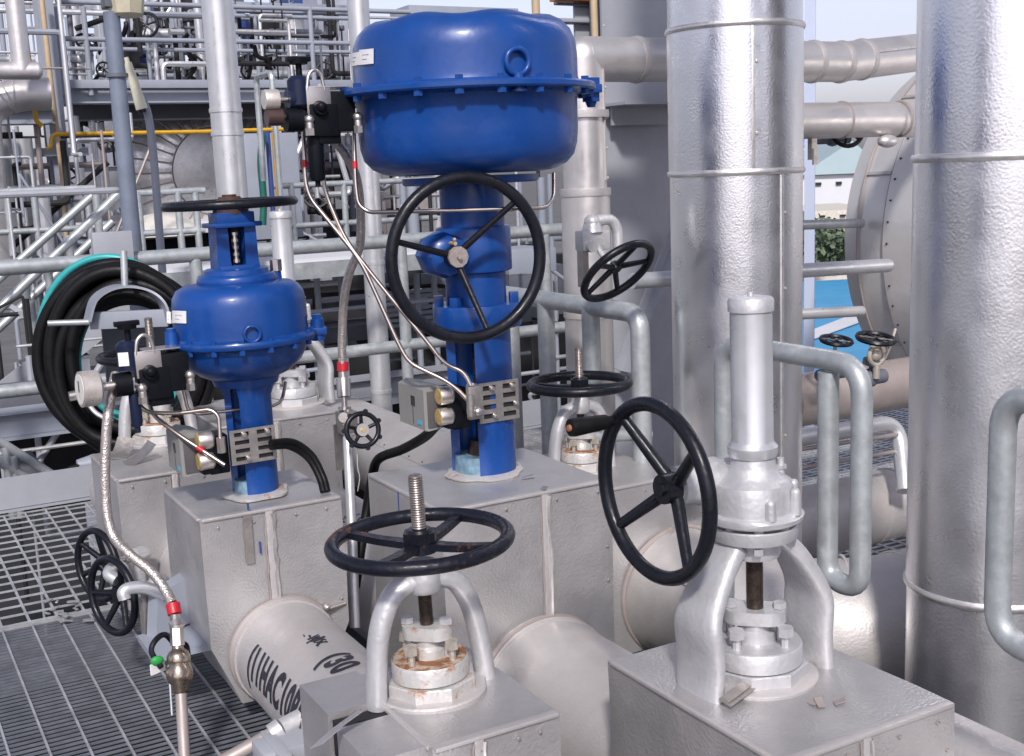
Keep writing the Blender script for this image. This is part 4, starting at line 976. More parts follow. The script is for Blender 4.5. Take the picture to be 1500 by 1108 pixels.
# handwheel valve on the insulated pipe
w = at(905, 398, 4.3)
t = thing('angle_valve', 'small silver valve with a tilted black five spoked handwheel on the upright insulated pipe', 'valve', w)
ax = V((.35, -.80, .45)).normalized()
handwheel(t, w, (.14, -.65, -.65), .142, .0145, 0, 5, .3, 'black', -.02, .010, False, .022, .03)
q = at(868, 352, 4.42)
mb = MB(); mb.cyl(w + V((.0, .03, -.0)), q, .011, seg=12); build('stem', mb, 'silver', t)
mb = MB(); mb.box(q, (.12, .06, .075), bevel=.008); mb.cyl(q + V((0, 0, .03)), q + V((0, 0, .065)), .042, .03, 20); mb.sphere(q + V((0, 0, .065)), .032, sub=2); mb.cyl(q + V((-.03, -.02, -.02)), q + V((-.03, -.05, -.02)), .022, seg=14); build('valve_body', mb, 'silver', t)
mb = MB(); mb.sweep(smooth_path([q + V((.02, 0, .07)), q + V((.075, -.01, .07)), q + V((.10, -.015, .03)), q + V((.10, -.02, -.035))], 6), .021, 12); build('curved_arm', mb, 'silver', t)
mb = MB(); mb.box(q + V((-.045, .0, -.10)), (.025, .04, .14)); build('clamp_bar', mb, 'plate', t)
q = at(862, 536, 4.98)
mb = MB(); mb.cyl(q, q + V((.03, 0, .04)), .022, seg=12); mb.sphere(q + V((0, 0, .03)), .024, sub=2); mb.tube([q, q + V((-.02, 0, -.06)), q + V((.03, 0, -.10))], .010, .03, 8); mb.box(q + V((.01, 0, -.03)), (.05, .03, .02)); single('drain_cock', mb, 'silver', 'small silver drain cock low on the upright insulated pipe', 'valve')
single('cross_pipe', MB().cyl(onZ(925, 412, .85) if False else at(925, 412, 5.0), at(1300, 389, 5.9), .034, seg=18).sphere(at(1300, 389, 5.9), .034, sub=2), 'silverpipe', 'capped grey cross pipe passing behind the thick left riser', 'pipe')
single('cross_pipe', MB().cyl(at(850, 640, 4.6), at(950, 636, 4.8), .026, seg=16), 'galv', 'short grey pipe low behind the three legged hoop guard', 'pipe')

# ------------------------------------------------------------------ hose coil on its saddle
c = at(183, 520, 5.45)
t = thing('hose_saddle', 'grey steel hose saddle with a curved bar and prongs holding the black hose', 'hose rack', (c.x, c.y, c.z - .3))
Q = lambda px, py, dd=5.18: at(px, py, dd)
mb = MB(); mb.ribbon(smooth_path([Q(128, 470), Q(137, 440), Q(158, 424), Q(185, 419), Q(215, 425), Q(236, 442), Q(246, 472)], 6), .13, .010, (0, 1, 0)); build('curved_bar', mb, 'steel3', t)
a, b = Q(132, 466, 5.2), Q(246, 463, 5.2)
mb = MB(); mb.box((a + b) / 2 + V((0, .0, -.01)), ((b - a).length, .03, .075), rz=math.atan2((b - a).y, (b - a).x), bevel=.003); build('saddle_box', mb, 'steel3', t)
mb = MB(); mb.cyl(Q(183, 420, 5.15), Q(181, 368, 5.15), .015, seg=12); build('prong', mb, 'galv', t)
mb = MB(); mb.cyl(Q(132, 472, 5.15), Q(70, 474, 5.1), .013, seg=12); build('prong', mb, 'galv', t)
mb = MB(); mb.box(Q(200, 520, 5.75), (.30, .02, .42)); build('back_plate', mb, 'steel2', t)
mb = MB(); mb.box(Q(186, 330, 6.3) * 0 + onY(165, 368, 6.44), (.20, .06, .20), bevel=.004); single('junction_box', mb, 'steel', 'square grey plate box fixed on the guard rail above the hose coil', 'box')
def coil(label, m, turns, r, cat='hose', group=None, name='hose_coil', ex=0):
    mb = MB(); rnd = random.Random(len(label))
    for (ox, oy, oz, rx, rz_, tilt) in turns:
        pts = []; cc = c + V((ox, oy, oz)); ph1, ph2 = rnd.uniform(0, 6), rnd.uniform(0, 6)
        for i in range(72):
            a = 2 * PI * i / 72; k = 1 + .016 * math.sin(2 * a + ph1) + .014 * math.sin(3 * a + ph2)
            dx, dz = math.cos(a) * rx * k, math.sin(a) * rz_ * k
            pts.append(cc + V((dx, dx * -.45 + tilt * math.sin(a + 1) * .05, dz)))
        mb.sweep(pts, r, 10, True)
    return single(name, mb, m, label, cat, group)
coil('thick coil of black rubber hose hanging from the grey saddle', 'rubber', [(-.015, 0, -.01, .325, .425, .5), (.0, -.045, -.03, .335, .415, -.4), (.012, -.09, -.01, .310, .41, .3), (.005, .03, -.045, .30, .385, .2), (.01, -.03, .01, .285, .372, -.6), (-.01, -.10, -.05, .28, .36, .4), (.015, .02, -.02, .262, .345, .2), (0, -.07, -.10, .27, .36, -.2), (.02, -.12, .0, .255, .335, .1), (.0, -.02, -.04, .245, .325, .3), (.01, -.09, -.03, .235, .315, -.2), (-.03, -.05, -.01, .33, .40, .2), (-.02, -.11, .0, .30, .395, .1), (.03, -.06, -.06, .29, .385, .5)], .029)
coil('turquoise hose coiled inside and behind the black hose', 'turq', [(.015, .03, .01, .225, .29, .3), (-.012, .13, .014, .320, .420, .0), (.02, .0, -.03, .215, .285, -.4)], .017)
mb = MB()
for (px, py, a) in ((112, 566, .3), (122, 558, .7), (106, 578, .2)):
    p = Q(px, py, 5.18); mb.cyl(p, p + V((.05 * math.cos(a), -.01, .05 * math.sin(a))), .016, .012, 12)
p = Q(112, 580, 5.17); mb.cyl(p - V((.03, 0, 0)), p + V((.035, 0, .005)), .022, seg=12)
single('hose_coupling', mb, 'fitting', 'bright metal hose couplings hanging on the left side of the black hose', 'coupling')
single('hose_end', MB().sweep(smooth_path([Q(128, 590, 5.2), Q(142, 606, 5.2), Q(165, 618, 5.2)], 6), .010, 8), 'silver', 'short silver hose tail across the lower part of the black coil', 'hose end')

# ------------------------------------------------------------------ flexible hoses and little valves
t = thing('braided_hose', 'braided steel hose with red tape hanging in front of the left box', 'hose', at(268, 1000, 3.2))
G = lambda px, py, dd: at(px, py, dd)
mb = MB(); mb.sweep(smooth_path([G(170, 548, 3.40), G(166, 565, 3.38), G(158, 610, 3.36), G(154, 680, 3.36), G(156, 745, 3.36), G(166, 785, 3.35), G(190, 812, 3.32), G(222, 838, 3.30), G(243, 866, 3.28), G(252, 884, 3.26)], 10), .0140, 14); build('hose_body', mb, 'braid', t)
mb = MB(); mb.cyl(G(253, 885, 3.26), G(256, 900, 3.25), .019, seg=18); build('red_tape_band', mb, 'red', t)
mb = MB(); mb.cyl(G(256, 899, 3.25), G(257, 912, 3.25), .014, seg=16); mb.cyl(G(257, 912, 3.25), G(259, 920, 3.24), .0185, seg=16); mb.cyl(G(259, 920, 3.24), G(260, 946, 3.23), .019, seg=6); mb.cyl(G(259, 918, 3.24), G(259, 914, 3.24), .02, seg=16); build('hose_ferrule', mb, 'fitting', t)
t = thing('ball_valve', 'bronze coloured ball valve on an upright pipe with black lever and green tag', 'valve', G(268, 1040, 3.18))
mb = MB(); a = G(260, 944, 3.23); b = G(265, 1015, 3.20); d_ = (b - a).normalized(); L = (b - a).length
mb.lathe([(0, 0), (.014, 0), (.016, .012), (.026, .02), (.031, .03), (.032, .045), (.029, .052), (.034, .065), (.036, .082), (.032, .098), (.024, .108), (.022, .122), (.017, .13), (0, L)], a, d_, 26); build('valve_body', mb, mat('tarnished_bronze', (.40, .33, .26), .26, .95, .18, 25), t)
mb = MB(); mb.sweep(smooth_path([G(236, 978, 3.2), G(222, 955, 3.22), G(228, 938, 3.24), G(242, 930, 3.27), G(258, 945, 3.30), G(272, 945, 3.30), G(276, 965, 3.28)], 8), .008, 8); build('lever_loop', mb, 'black', t)
mb = MB(); mb.sphere(G(230, 968, 3.2), .014, 1.3, .6, 1, 2); build('green_tag', mb, 'greentag', t)
mb = MB(); mb.box(G(231, 978, 3.21), (.045, .004, .03), rz=.4); build('paper_tag', mb, 'white', t)
mb = MB(); mb.cyl(b, G(272, 1135, 3.14), .0155, seg=16); build('pipe_stub', mb, 'brown', t)
mb = MB(); mb.cyl(G(247, 975, 3.2), G(252, 1048, 3.18), .003, seg=6); build('tag_wire', mb, 'galv', t)

t = thing('braided_hose', 'braided steel hose with red tape crossing behind the two thin tubes in the middle', 'hose', G(503, 600, 4.1))
mb = MB(); mb.sweep(smooth_path([G(487, 204, 3.66), G(505, 225, 3.72), G(522, 260, 3.80), G(528, 310, 3.88), G(527, 360, 3.93), G(512, 400, 3.98), G(504, 440, 4.02), G(501, 500, 4.06), G(502, 545, 4.08)], 10), .0145, 14); build('hose_body', mb, 'braid', t)
mb = MB(); mb.cyl(G(502, 530, 4.08), G(502, 544, 4.08), .0195, seg=18); build('red_tape_band', mb, 'red', t)
mb = MB(); mb.cyl(G(502, 545, 4.08), G(503, 556, 4.08), .016, seg=16); mb.cyl(G(503, 555, 4.08), G(504, 582, 4.07), .024, seg=18); mb.cyl(G(504, 582, 4.07), G(505, 598, 4.07), .010, seg=12); mb.cyl(G(505, 596, 4.07), G(505, 601, 4.07), .022, seg=14); build('hose_ferrule', mb, 'fitting', t)
t = thing('needle_valve', 'needle valve with a small black round handwheel on a thin upright pipe', 'valve', G(514, 900, 3.95))
mb = MB(); mb.box(G(508, 618, 4.06), (.062, .05, .075), bevel=.004); mb.cyl(G(510, 600, 4.06), G(508, 620, 4.06), .014, seg=12); mb.cyl(G(502, 612, 4.03), G(503, 612, 3.99), .017, seg=14); build('valve_body', mb, 'plate', t)
w = G(531, 630, 3.92); ax = (V((0, 0, CAM_H)) - w).normalized(); ax = (ax + V((.25, 0, 0))).normalized()
handwheel(t, w, ax, .054, .0085, 0, 5, .3, 'black', -.01, .006, False, .024, .02)
mb = MB(); mb.cyl(w - ax * .12, w + ax * .004, .016, seg=14); mb.cyl(w + ax * .003, w + ax * .007, .021, seg=20); build('spindle', mb, 'fitting', t)
mb = MB(); mb.cyl(-ax * .006, ax * .006, .008, seg=8); s = build('grip_lug', mb, 'black', t, local=True); part_copies(s, circle(w, ax, .062, 7, .4), t)
mb = MB(); mb.cyl(w + ax * .005, w + ax * .011, .008, seg=6); build('centre_nut', mb, 'brass', t)
mb = MB(); mb.tube([G(509, 640, 4.05), G(512, 700, 4.02), G(516, 790, 3.98), G(520, 920, 3.92)], .0165, .05, 14); build('pipe_stub', mb, 'silverpipe', t)
mb = MB(); mb.box(G(497, 655, 4.09), (.03, .012, .16)); build('support_strap', mb, 'plate', t)
mb = MB(); mb.sweep(smooth_path([G(523, 655, 3.95), G(524, 685, 3.95), G(527, 700, 3.95), G(524, 720, 3.95)], 5), .0022, 6); build('tag_wire', mb, 'fitting', t)

# two upright wheels by the grating at the left
def floor_valve(label, px, py, d, R, ph):
    w = at(px, py, d)
    t = thing('drain_valve', label, 'valve', (w.x, w.y, ZD), 0, 'drain valves by the grating')
    ax = V((-.92, -.38, .05)).normalized()
    handwheel(t, w, ax, R, .012, 0, 6, ph, 'black', -.03, .010, False, .026, .04)
    mb = MB(); mb.cyl(w - ax * .03, w - ax * .16, .016, seg=12); build('stem', mb, 'fitting', t)
    mb = MB(); mb.lathe([(0, .10), (.022, .10), (.022, .115), (.014, .12), (.018, .14), (.028, .17), (.018, .20), (0, .20)], w, -ax, 18); mb.cyl(w - ax * .16 - V((0, 0, .12)), w - ax * .16 + V((0, 0, .02)), .02, seg=14); build('valve_body', mb, 'silver', t)
    return t
floor_valve('upright black handwheel standing over the grating, nearer of the two at left', 165, 873, 3.75, .118, .1)
floor_valve('upright black handwheel half hidden behind the nearer one at left', 143, 828, 4.05, .118, .5)
single('bent_pipe', MB().sweep(smooth_path([G(183, 878, 3.55), G(181, 868, 3.55), G(190, 862, 3.56), G(210, 861, 3.58), G(228, 866, 3.6), G(240, 872, 3.62)], 7), .019, 14), 'silverpipe', 'small silver bent pipe in front of the nearer upright handwheel', 'pipe')
single('bent_pipe', MB().sweep(smooth_path([G(172, 850, 3.75), G(160, 842, 3.76), G(164, 833, 3.78), G(178, 832, 3.8), G(182, 848, 3.8)], 7), .02, 14), 'silverpipe', 'small silver elbow pipe seen through the nearer upright handwheel', 'pipe')
mb = MB(); mb.prism([(0, 0), (.24, 0), (.24, .11), (.16, .15), (.02, .13)], G(222, 934, 3.62), (.9, .35, .1), (0, 0, 1), .05); mb.box(G(262, 940, 3.6), (.20, .20, .02)); single('support_shoe', mb, 'steel3', 'pale grey steel pipe shoe on the grating under the left box', 'pipe shoe')
mb = MB(); mb.box(G(232, 895, 3.68), (.12, .02, .12), rz=.4); mb.box(G(215, 890, 3.66), (.02, .02, .12), rz=.4); single('support_plate', mb, 'plate', 'brown grey bracket plate behind the red taped hose end', 'bracket')
mb = MB(); rnd = random.Random(4)
for i in range(16):
    p = onZ(rnd.uniform(60, 160), rnd.uniform(878, 912), ZD + .012); a = rnd.uniform(0, 3); mb.box(p, (rnd.uniform(.015, .05), rnd.uniform(.008, .025), .003), rz=a)
o = single('sheet_scraps', mb, 'alu', 'scattered scraps of thin bright sheet lying on the grating', 'debris', None, 'stuff')
# ================================================================== plant behind, on the left
def vpipe(px, py0, py1, w, Y, m, label, name='pipe', cat='pipe', group=None, seg=16, bands=()):
    p0 = onY(px, py0, Y); z1 = onY(px, py1, Y).z; d = (p0 - V((0, 0, CAM_H))).length
    r = w / 2 * d / F_PX
    x = onY(px, (py0 + py1) / 2, Y).x
    mb = MB(); mb.cyl((x, Y, z1), (x, Y, p0.z), r, seg=seg)
    for bpy_ in bands:
        z = onY(px, bpy_, Y).z; mb.cyl((x, Y, z - .012), (x, Y, z + .012), r * 1.06, seg=seg)
    return single(name, mb, m, label, cat, group)
def hpipe(px0, px1, py, w, Y, m, label, name='pipe', cat='pipe', group=None, seg=14):
    a = onY((px0 + px1) / 2, py, Y); x0, x1 = onY(px0, py, Y).x, onY(px1, py, Y).x; r = w / 2 * a.length / F_PX
    return single(name, MB().cyl((x0, Y, a.z), (x1, Y, a.z), r, seg=seg), m, label, cat, group)
def hbeam(px0, px1, py0, py1, Y, dep, m, label, name='steel_beam', cat='beam', group=None):
    pm = (px0 + px1) / 2; z1, z0 = onY(pm, py0, Y).z, onY(pm, py1, Y).z; x0, x1 = onY(px0, (py0 + py1) / 2, Y).x, onY(px1, (py0 + py1) / 2, Y).x
    t = thing(name, label, cat, ((x0 + x1) / 2, Y, z0), 0, group); h = z1 - z0; f = max(.012, h * .08)
    mb = MB(); mb.box(((x0 + x1) / 2, Y + dep / 2, z1 - f / 2), (x1 - x0, dep, f)); mb.box(((x0 + x1) / 2, Y + dep / 2, z0 + f / 2), (x1 - x0, dep, f)); build('flange', mb, m, t)
    mb = MB(); mb.box(((x0 + x1) / 2, Y + dep * .3, (z0 + z1) / 2), (x1 - x0 - .004, .014, h - 2 * f - .004)); build('web', mb, m, t)
    return t
def blockx(px0, px1, py0, py1, Y, dep, m, label, name, cat, group=None, bevel=.006):
    pm = (px0 + px1) / 2; z1, z0 = onY(pm, py0, Y).z, onY(pm, py1, Y).z; x0, x1 = onY(px0, (py0 + py1) / 2, Y).x, onY(px1, (py0 + py1) / 2, Y).x
    return single(name, MB().box(((x0 + x1) / 2, Y + dep / 2, (z0 + z1) / 2), (abs(x1 - x0), dep, abs(z1 - z0)), bevel=bevel), m, label, cat, group)

# nearer verticals
YL = 6.75
x = onY(180, 200, YL).x; t = thing('lamp_post', 'blue grey lamp post with a cream lamp head at the top left', 'lamp post', (x, YL, -1))
mb = MB(); mb.cyl((x, YL, -1), (x, YL, onY(165, 18, YL).z), .055, .043, 20); build('pole', mb, mat('lamp_post_paint', (.16, .19, .25), .5, 0, .2, 3), t)
q = onY(184, 4, YL); mb = MB(); mb.lathe([(0, -.075), (.07, -.075), (.088, -.06), (.10, .02), (.095, .16), (0, .18)], q, (0, 0, 1), 8); mb.bevel(.008); build('lamp_head', mb, 'cream', t)
mb = MB(); mb.box(q + V((-.09, .02, .05)), (.05, .12, .16), bevel=.01); build('lamp_bracket', mb, 'steel2', t)
mb = MB(); mb.cyl((x, YL, onY(172, 108, YL).z - .02), (x, YL, onY(172, 108, YL).z), .058, seg=18); build('pole_collar', mb, 'steel2', t)
t = thing('tube_light', 'slim pole with a tilted cream tube lamp next to the lamp post', 'lamp post', onY(238, 390, 7.2))
mb = MB(); mb.sweep(smooth_path([onY(238, 400, 7.2), onY(232, 320, 7.2), onY(225, 230, 7.2), onY(217, 170, 7.2), onY(206, 140, 7.2)], 7), .024, 12); build('pole', mb, 'steel3', t)
mb = MB(); a, b = onY(187, 92, 7.15), onY(208, 160, 7.15); mb.cyl(a, b, .022, .034, 14); mb.cyl(a, a - (b - a).normalized() * .03, .014, seg=10); build('lamp_tube', mb, mat('cream_lamp_tube', (.66, .64, .50), .35), t)
mb = MB(); mb.cyl(b, b + (b - a).normalized() * .02, .024, seg=10); build('tube_cap', mb, 'black', t)
vpipe(334, -10, 420, 43, 7.3, 'silverpipe', 'large pale silver riser pipe behind the small valve with a clamp band', 'riser_pipe', bands=(162, 196))
vpipe(543, -10, 640, 30, 7.1, 'silverpipe', 'silver riser pipe between the two blue valves', 'riser_pipe', bands=(385, 575))

# shelf, tray and racks in the middle
t = thing('cable_tray', 'white topped sheet metal tray behind the rail between the blue valves', 'cable tray', onY(500, 400, 7.6))
a, b = onY(250, 402, 7.6), onY(660, 372, 7.6)
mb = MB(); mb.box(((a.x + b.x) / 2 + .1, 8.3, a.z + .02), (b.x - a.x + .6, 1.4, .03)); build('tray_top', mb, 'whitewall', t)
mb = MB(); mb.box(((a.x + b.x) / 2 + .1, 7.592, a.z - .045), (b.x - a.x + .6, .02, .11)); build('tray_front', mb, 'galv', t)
hbeam(-60, 110, 604, 645, 7.4, .2, 'steel3', 'pale grey channel beam at the left edge below the mid rail')
hbeam(430, 760, 548, 580, 7.6, .2, 'steel', 'grey beam below the mid rail between the blue valves')
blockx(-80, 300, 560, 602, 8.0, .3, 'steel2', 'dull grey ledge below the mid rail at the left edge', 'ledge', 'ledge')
t = thing('louvre_screen', 'pale louvre of thin level slats behind the big black side wheel', 'louvre', onY(600, 490, 8.4))
for k in range(7):
    a, b = onY(555, 432 + k * 8, 8.4), onY(645, 432 + k * 8, 8.4); mb = MB(); mb.box(((a.x + b.x) / 2, 8.4, a.z), (b.x - a.x, .05, .022)); build('slat', mb, 'steel3', t)
for px in (470, 505, 615, 640, 700): vpipe(px, 400, 600, 9, 8.2, 'steel3', 'thin grey upright of the rack in the shade behind the guard rail', 'rack_upright', 'upright', 'rack uprights in the shade')
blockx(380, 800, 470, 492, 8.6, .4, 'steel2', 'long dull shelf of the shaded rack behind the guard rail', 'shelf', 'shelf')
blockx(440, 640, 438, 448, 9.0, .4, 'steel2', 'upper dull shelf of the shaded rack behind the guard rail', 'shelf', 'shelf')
blockx(200, 900, 395, 760, 10.4, .2, 'dark', 'dark panel painted as the shade under the white topped tray', 'shade_panel', 'wall')  # shade under the tray is painted as a dark panel
blockx(-200, 150, 640, 760, 9.5, .2, 'dark', 'dark panel painted as the shade below the pale channel beam', 'shade_panel', 'wall')  # dark panel stands in for shade below the beam

# stairs at left with handrails
t = thing('stair', 'grey steel stair with sloping tube handrails at the left', 'stairs', onY(40, 560, 9.0))
SY_ = 9.6
for (q0, q1) in (((-70, 470), (142, 281)), ((-70, 545), (165, 325)), ((-70, 520), (175, 283))):
    mb = MB(); Q0, Q1 = onY(*q0, SY_ if q0 != (-70, 520) else 8.7), onY(*q1, SY_ if q0 != (-70, 520) else 8.7); mb.sweep([Q0, Q1], .032, 10); build('handrail', mb, 'galv', t)
for (px, p0, p1) in ((35, 400, 560), (68, 372, 530), (100, 345, 420), (140, 282, 345), (45, 440, 580)):
    mb = MB(); x = onY(px, p0, 8.9).x; mb.cyl((x, 8.9, onY(px, p0, 8.9).z), (x, 8.9, onY(px, p1, 8.9).z), .028, seg=10); build('post', mb, 'galv', t)
for Yk in (8.7, 9.6):
    Q0, Q1 = onY(-70, 640, Yk), onY(190, 440, Yk); mb = MB(); mb.ribbon([Q0, Q1], .02, .20, (0, 1, 0)); build('stringer', mb, 'steel', t)
for k in range(9):
    f = k / 8; q = onY(-60, 632, 9.15).lerp(onY(180, 448, 9.15), f); mb = MB(); mb.box(q, (.22, .9, .025)); build('tread', mb, 'steel2', t)
t = thing('stair_rail', 'grey sloping handrails of a lower stair in the bottom left shade', 'railing', onY(50, 700, 7.2))
for (q0, q1) in (((-40, 622), (118, 722)), ((-40, 655), (90, 728))):
    mb = MB(); mb.sweep([onY(*q0, 7.0), onY(*q1, 7.0)], .026, 10); build('rail', mb, 'galv', t)
for px, p0 in ((8, 655), (20, 668)): mb = MB(); x = onY(px, p0, 7.0).x; mb.cyl((x, 7.0, onY(px, p0, 7.0).z), (x, 7.0, onY(px, 760, 7.0).z), .024, seg=10); build('post', mb, 'galv', t)
blockx(20, 60, 675, 745, 7.6, .3, 'steel2', 'small grey cabinet in the shade below the lower stair rail', 'cabinet', 'cabinet')
t = thing('cable_gland', 'grey conduit fitting with a black looping cable beside the far left box', 'conduit fitting', onY(125, 720, 6.6))
mb = MB(); mb.cyl(onY(113, 682, 6.6), onY(140, 678, 6.6), .03, .05, 14); mb.box(onY(128, 700, 6.65), (.10, .05, .16), bevel=.01); build('fitting_body', mb, 'steel3', t)
mb = MB(); mb.sweep(smooth_path([onY(116, 682, 6.58), onY(100, 688, 6.58), onY(91, 702, 6.58), onY(92, 720, 6.58)], 6), .012, 8); build('cable', mb, 'rubber', t)

# mid distance rails at left
def simple_rail(label, x0, x1, rows, Y, posts, r=.026, m='galv', prow=None, group='background railings'):
    t = thing('background_railing', label, 'railing', onY((x0 + x1) / 2, rows[-1], Y), 0, group)
    for y in rows:
        a, b = onY(x0, y, Y), onY(x1, y, Y); z = onY((x0 + x1) / 2, y, Y).z
        mb = MB(); mb.cyl((a.x, Y, z), (b.x, Y, z), r, seg=10); build('rail', mb, m, t)
    for px in posts:
        x = onY(px, (rows[0] + rows[-1]) / 2, Y).x; mb = MB(); mb.cyl((x, Y, onY(px, (prow or rows[-1] + 30), Y).z), (x, Y, onY(px, rows[0], Y).z), r * 1.05, seg=10); build('post', mb, m, t)
    return t
simple_rail('long background railing left of the lamp post, level with the stair top', -40, 140, (279, 338), 10.4, (12, 52, 130), prow=375)
simple_rail('background railing between the lamp post and the small blue valve', 200, 300, (281, 340), 9.2, (204, 262, 288), prow=385)
simple_rail('background railing with two rails behind the thin tubes in the middle', 400, 640, (268, 326), 9.8, (428, 505, 600), prow=365)
simple_rail('background railing right of the big valve neck', 735, 830, (335, 352), 9.6, (770, 800), prow=400)
for k in range(2): pass

# upper platform
YP = 13.0
simple_rail('upper platform railing with toe board at the top left, nearest row', 82, 600, (10, 61), YP, (84, 124, 302, 455), .026, 'steel3', 140)
simple_rail('upper platform railing farther back at the top left', 90, 520, (22, 74), YP + 1.6, (150, 215, 375, 420), .024, 'steel3', 130)
hbeam(78, 520, 120, 150, YP + .02, .25, 'steel3', 'pale edge beam of the upper platform')
blockx(100, 520, 117, 129, YP - .05, .02, 'steel3', 'toe board strip of the upper platform', 'toe_board', 'toe board')
hbeam(100, 560, 150, 173, YP + .6, .3, 'steel2', 'dark beam in the shade below the upper platform')
x0, x1 = onY(70, 140, YP).x, onY(560, 140, YP).x
single('platform_deck', MB().box(((x0 + x1) / 2, YP + 1.2, onY(300, 128, YP).z), (x1 - x0, 2.2, .05)), 'steel2', 'deck plate of the upper platform behind the railing', 'platform')
hbeam(-60, 80, 160, 182, 12.2, .3, 'steel3', 'pale beam at the far left under the silver elbow')
# column with conduit
t = thing('plant_column', 'pale grey steel column at far left with a tan conduit', 'column', onY(92, 380, 12.6))
x = onY(92, 260, 12.6).x; w = .15
mb = MB(); mb.box((x, 12.6, 1.0), (w, .02, 7)); mb.box((x, 12.85, 1.0), (w, .02, 7)); build('flange', mb, 'steel3', t)
mb = MB(); mb.box((x, 12.72, 1.0), (.02, .22, 7)); build('web', mb, 'steel', t)
mb = MB(); mb.sweep([onY(60, -10, 12.4), onY(74, 120, 12.4), onY(92, 260, 12.4), onY(99, 390, 12.4)], .026, 10); build('conduit', mb, 'tan', t)
mb = MB(); mb.box((x, 12.55, onY(92, 223, 12.6).z), (.5, .1, .08)); build('splice_plate', mb, 'steel3', t)
hp = lambda *a, **k: hpipe(*a, **k)
# silver pipes at far left
t = thing('insulated_pipe', 'silver insulated pipe with a segmented elbow at the far left edge', 'pipe', onY(20, 150, 11.6), 0, 'insulated pipes')
mb = MB(); P0, P1, P2, P3 = onY(72, 138, 11.6), onY(22, 138, 11.6), onY(-8, 160, 11.6), onY(-6, 380, 11.6); mb.sweep(path([P0, P1, P2 + V((-.1, 0, 0)), P3], .45, 8), .145, 20); build('pipe_jacket', mb, 'clad', t)
for f in (18, 10, 3):
    c = onY(f, 138 + (22 - f) * .5, 11.6); mb = MB(); mb.torus(c, V((1, 0, .9 - f * .05)), .147, .008, 30, 6); build('joint_band', mb, 'jacket', t)
t = thing('insulated_pipe', 'silver header pipe at the far left with an upright branch', 'pipe', onY(20, 105, 11.2), 0, 'insulated pipes')
a, b = onY(-40, 104, 11.2), onY(55, 104, 11.2); mb = MB(); mb.cyl((a.x, 11.2, b.z), (b.x, 11.2, b.z), .075, seg=20); mb.sphere((b.x, 11.2, b.z), .075, .6, 1, 1, 2); build('pipe_jacket', mb, 'clad', t)
x = onY(26, 45, 11.2).x; mb = MB(); mb.cyl((x, 11.2, b.z), (x, 11.2, onY(20, -10, 11.2).z), .078, seg=20); build('branch', mb, 'clad', t)
for (px, y0, y1, w, Y) in ((5, 180, 390, 30, 12.9), (42, 200, 395, 26, 13.2), (68, 290, 395, 18, 11.6), (28, 185, 330, 12, 13.4), (118, 170, 330, 10, 13.6), (140, 175, 300, 9, 13.7), (150, 180, 290, 14, 14.2)):
    vpipe(px, y0, y1, w, Y, 'silverpipe', 'upright silver pipe among the crowded pipes at the far left', 'riser_pipe', group='upright pipes at far left')
# yellow pipe
t = thing('gas_pipe', 'thin yellow gas pipe running level under the upper platform', 'pipe', onY(74, 215, 12.0))
mb = MB(); mb.sweep(path([onY(68, 218, 12.0), onY(75, 216, 12.0), onY(75, 197, 12.0), onY(300, 193, 12.0), onY(430, 189, 12.0)], .06, 4), .019, 8); build('pipe_tube', mb, 'yellow', t)
t = thing('gas_pipe', 'thin yellow gas pipe stepping down beside the far left column', 'pipe', onY(40, 47, 11.9))
mb = MB(); mb.sweep(path([onY(56, 47, 11.9), onY(37, 47, 11.9), onY(43, 92, 11.9), onY(50, 150, 11.9), onY(53, 178, 11.9), onY(62, 185, 11.9)], .05, 4), .022, 8); build('pipe_tube', mb, 'yellow', t)
vpipe(409, 195, 385, 9, 9.4, 'yellow', 'upright yellow gas pipe beside the green hose', 'gas_pipe')
vpipe(397, 193, 345, 7, 9.4, 'bluehose', 'upright blue pipe between the green hose and the yellow pipe')
t = single('utility_hose', MB().sweep(smooth_path([onY(379, 194, 9.3), onY(384, 200, 9.3), onY(382, 240, 9.3), onY(386, 290, 9.3), onY(385, 330, 9.3)], 6), .028, 10), 'green', 'green hose hanging beside the silver riser', 'hose')
blockx(362, 440, 195, 350, 10.2, .2, 'steel3', 'pale hose station board behind the green hose', 'panel', 'panel')

# exchanger drum with a segmented head
c = onY(303, 252, 14.5); R = 118 * c.length / F_PX
ax = V((.08, -1, 0)).normalized()
t = thing('heat_exchanger', 'large insulated drum with radial sheet segments on its round head', 'vessel', (c.x, c.y, c.z - R))
mb = MB(); mb.lathe([(R * .98, 0), (R, .03), (R, .5), (R * 1.0, 4.2), (0, 4.2)], c, -ax, 64); build('drum_jacket', mb, 'clad', t)
mb = MB(); mb.lathe([(R * .52, .30), (R * .70, .27), (R * .86, .17), (R * .96, .05), (R * .985, -.02)], c, ax, 96, fn=lambda r, z, a: (r, z + .010 * abs(math.sin(16 * a)))); hd = build('segmented_head', mb, 'alu', t)
mb = MB()
a_, u_, v_ = frame(ax)
for k in range(32):
    an = 2 * PI * k / 32; dv = u_ * math.cos(an) + v_ * math.sin(an)
    mb.sweep([c + dv * R * .53 + ax * .305, c + dv * R * .72 + ax * .268, c + dv * R * .87 + ax * .172, c + dv * R * .975 + ax * .03], .011, 5)
sg = build('segment_seams', mb, 'brown', hd); sg['kind'] = 'stuff'
mb = MB(); mb.lathe([(0, .36), (R * .25, .34), (R * .50, .30), (R * .50, .22)], c, ax, 32); build('centre_cap', mb, 'alu', t)
mb = MB(); mb.torus(c + ax * .27, ax, R * .53, .035, 48, 8); build('cap_ring', mb, 'brown', t)
mb = MB(); mb.box(c + ax * .28 + V((.12, 0, R * .72)), (.30, .1, .26), bevel=.03); build('name_plate_box', mb, 'silver', t)
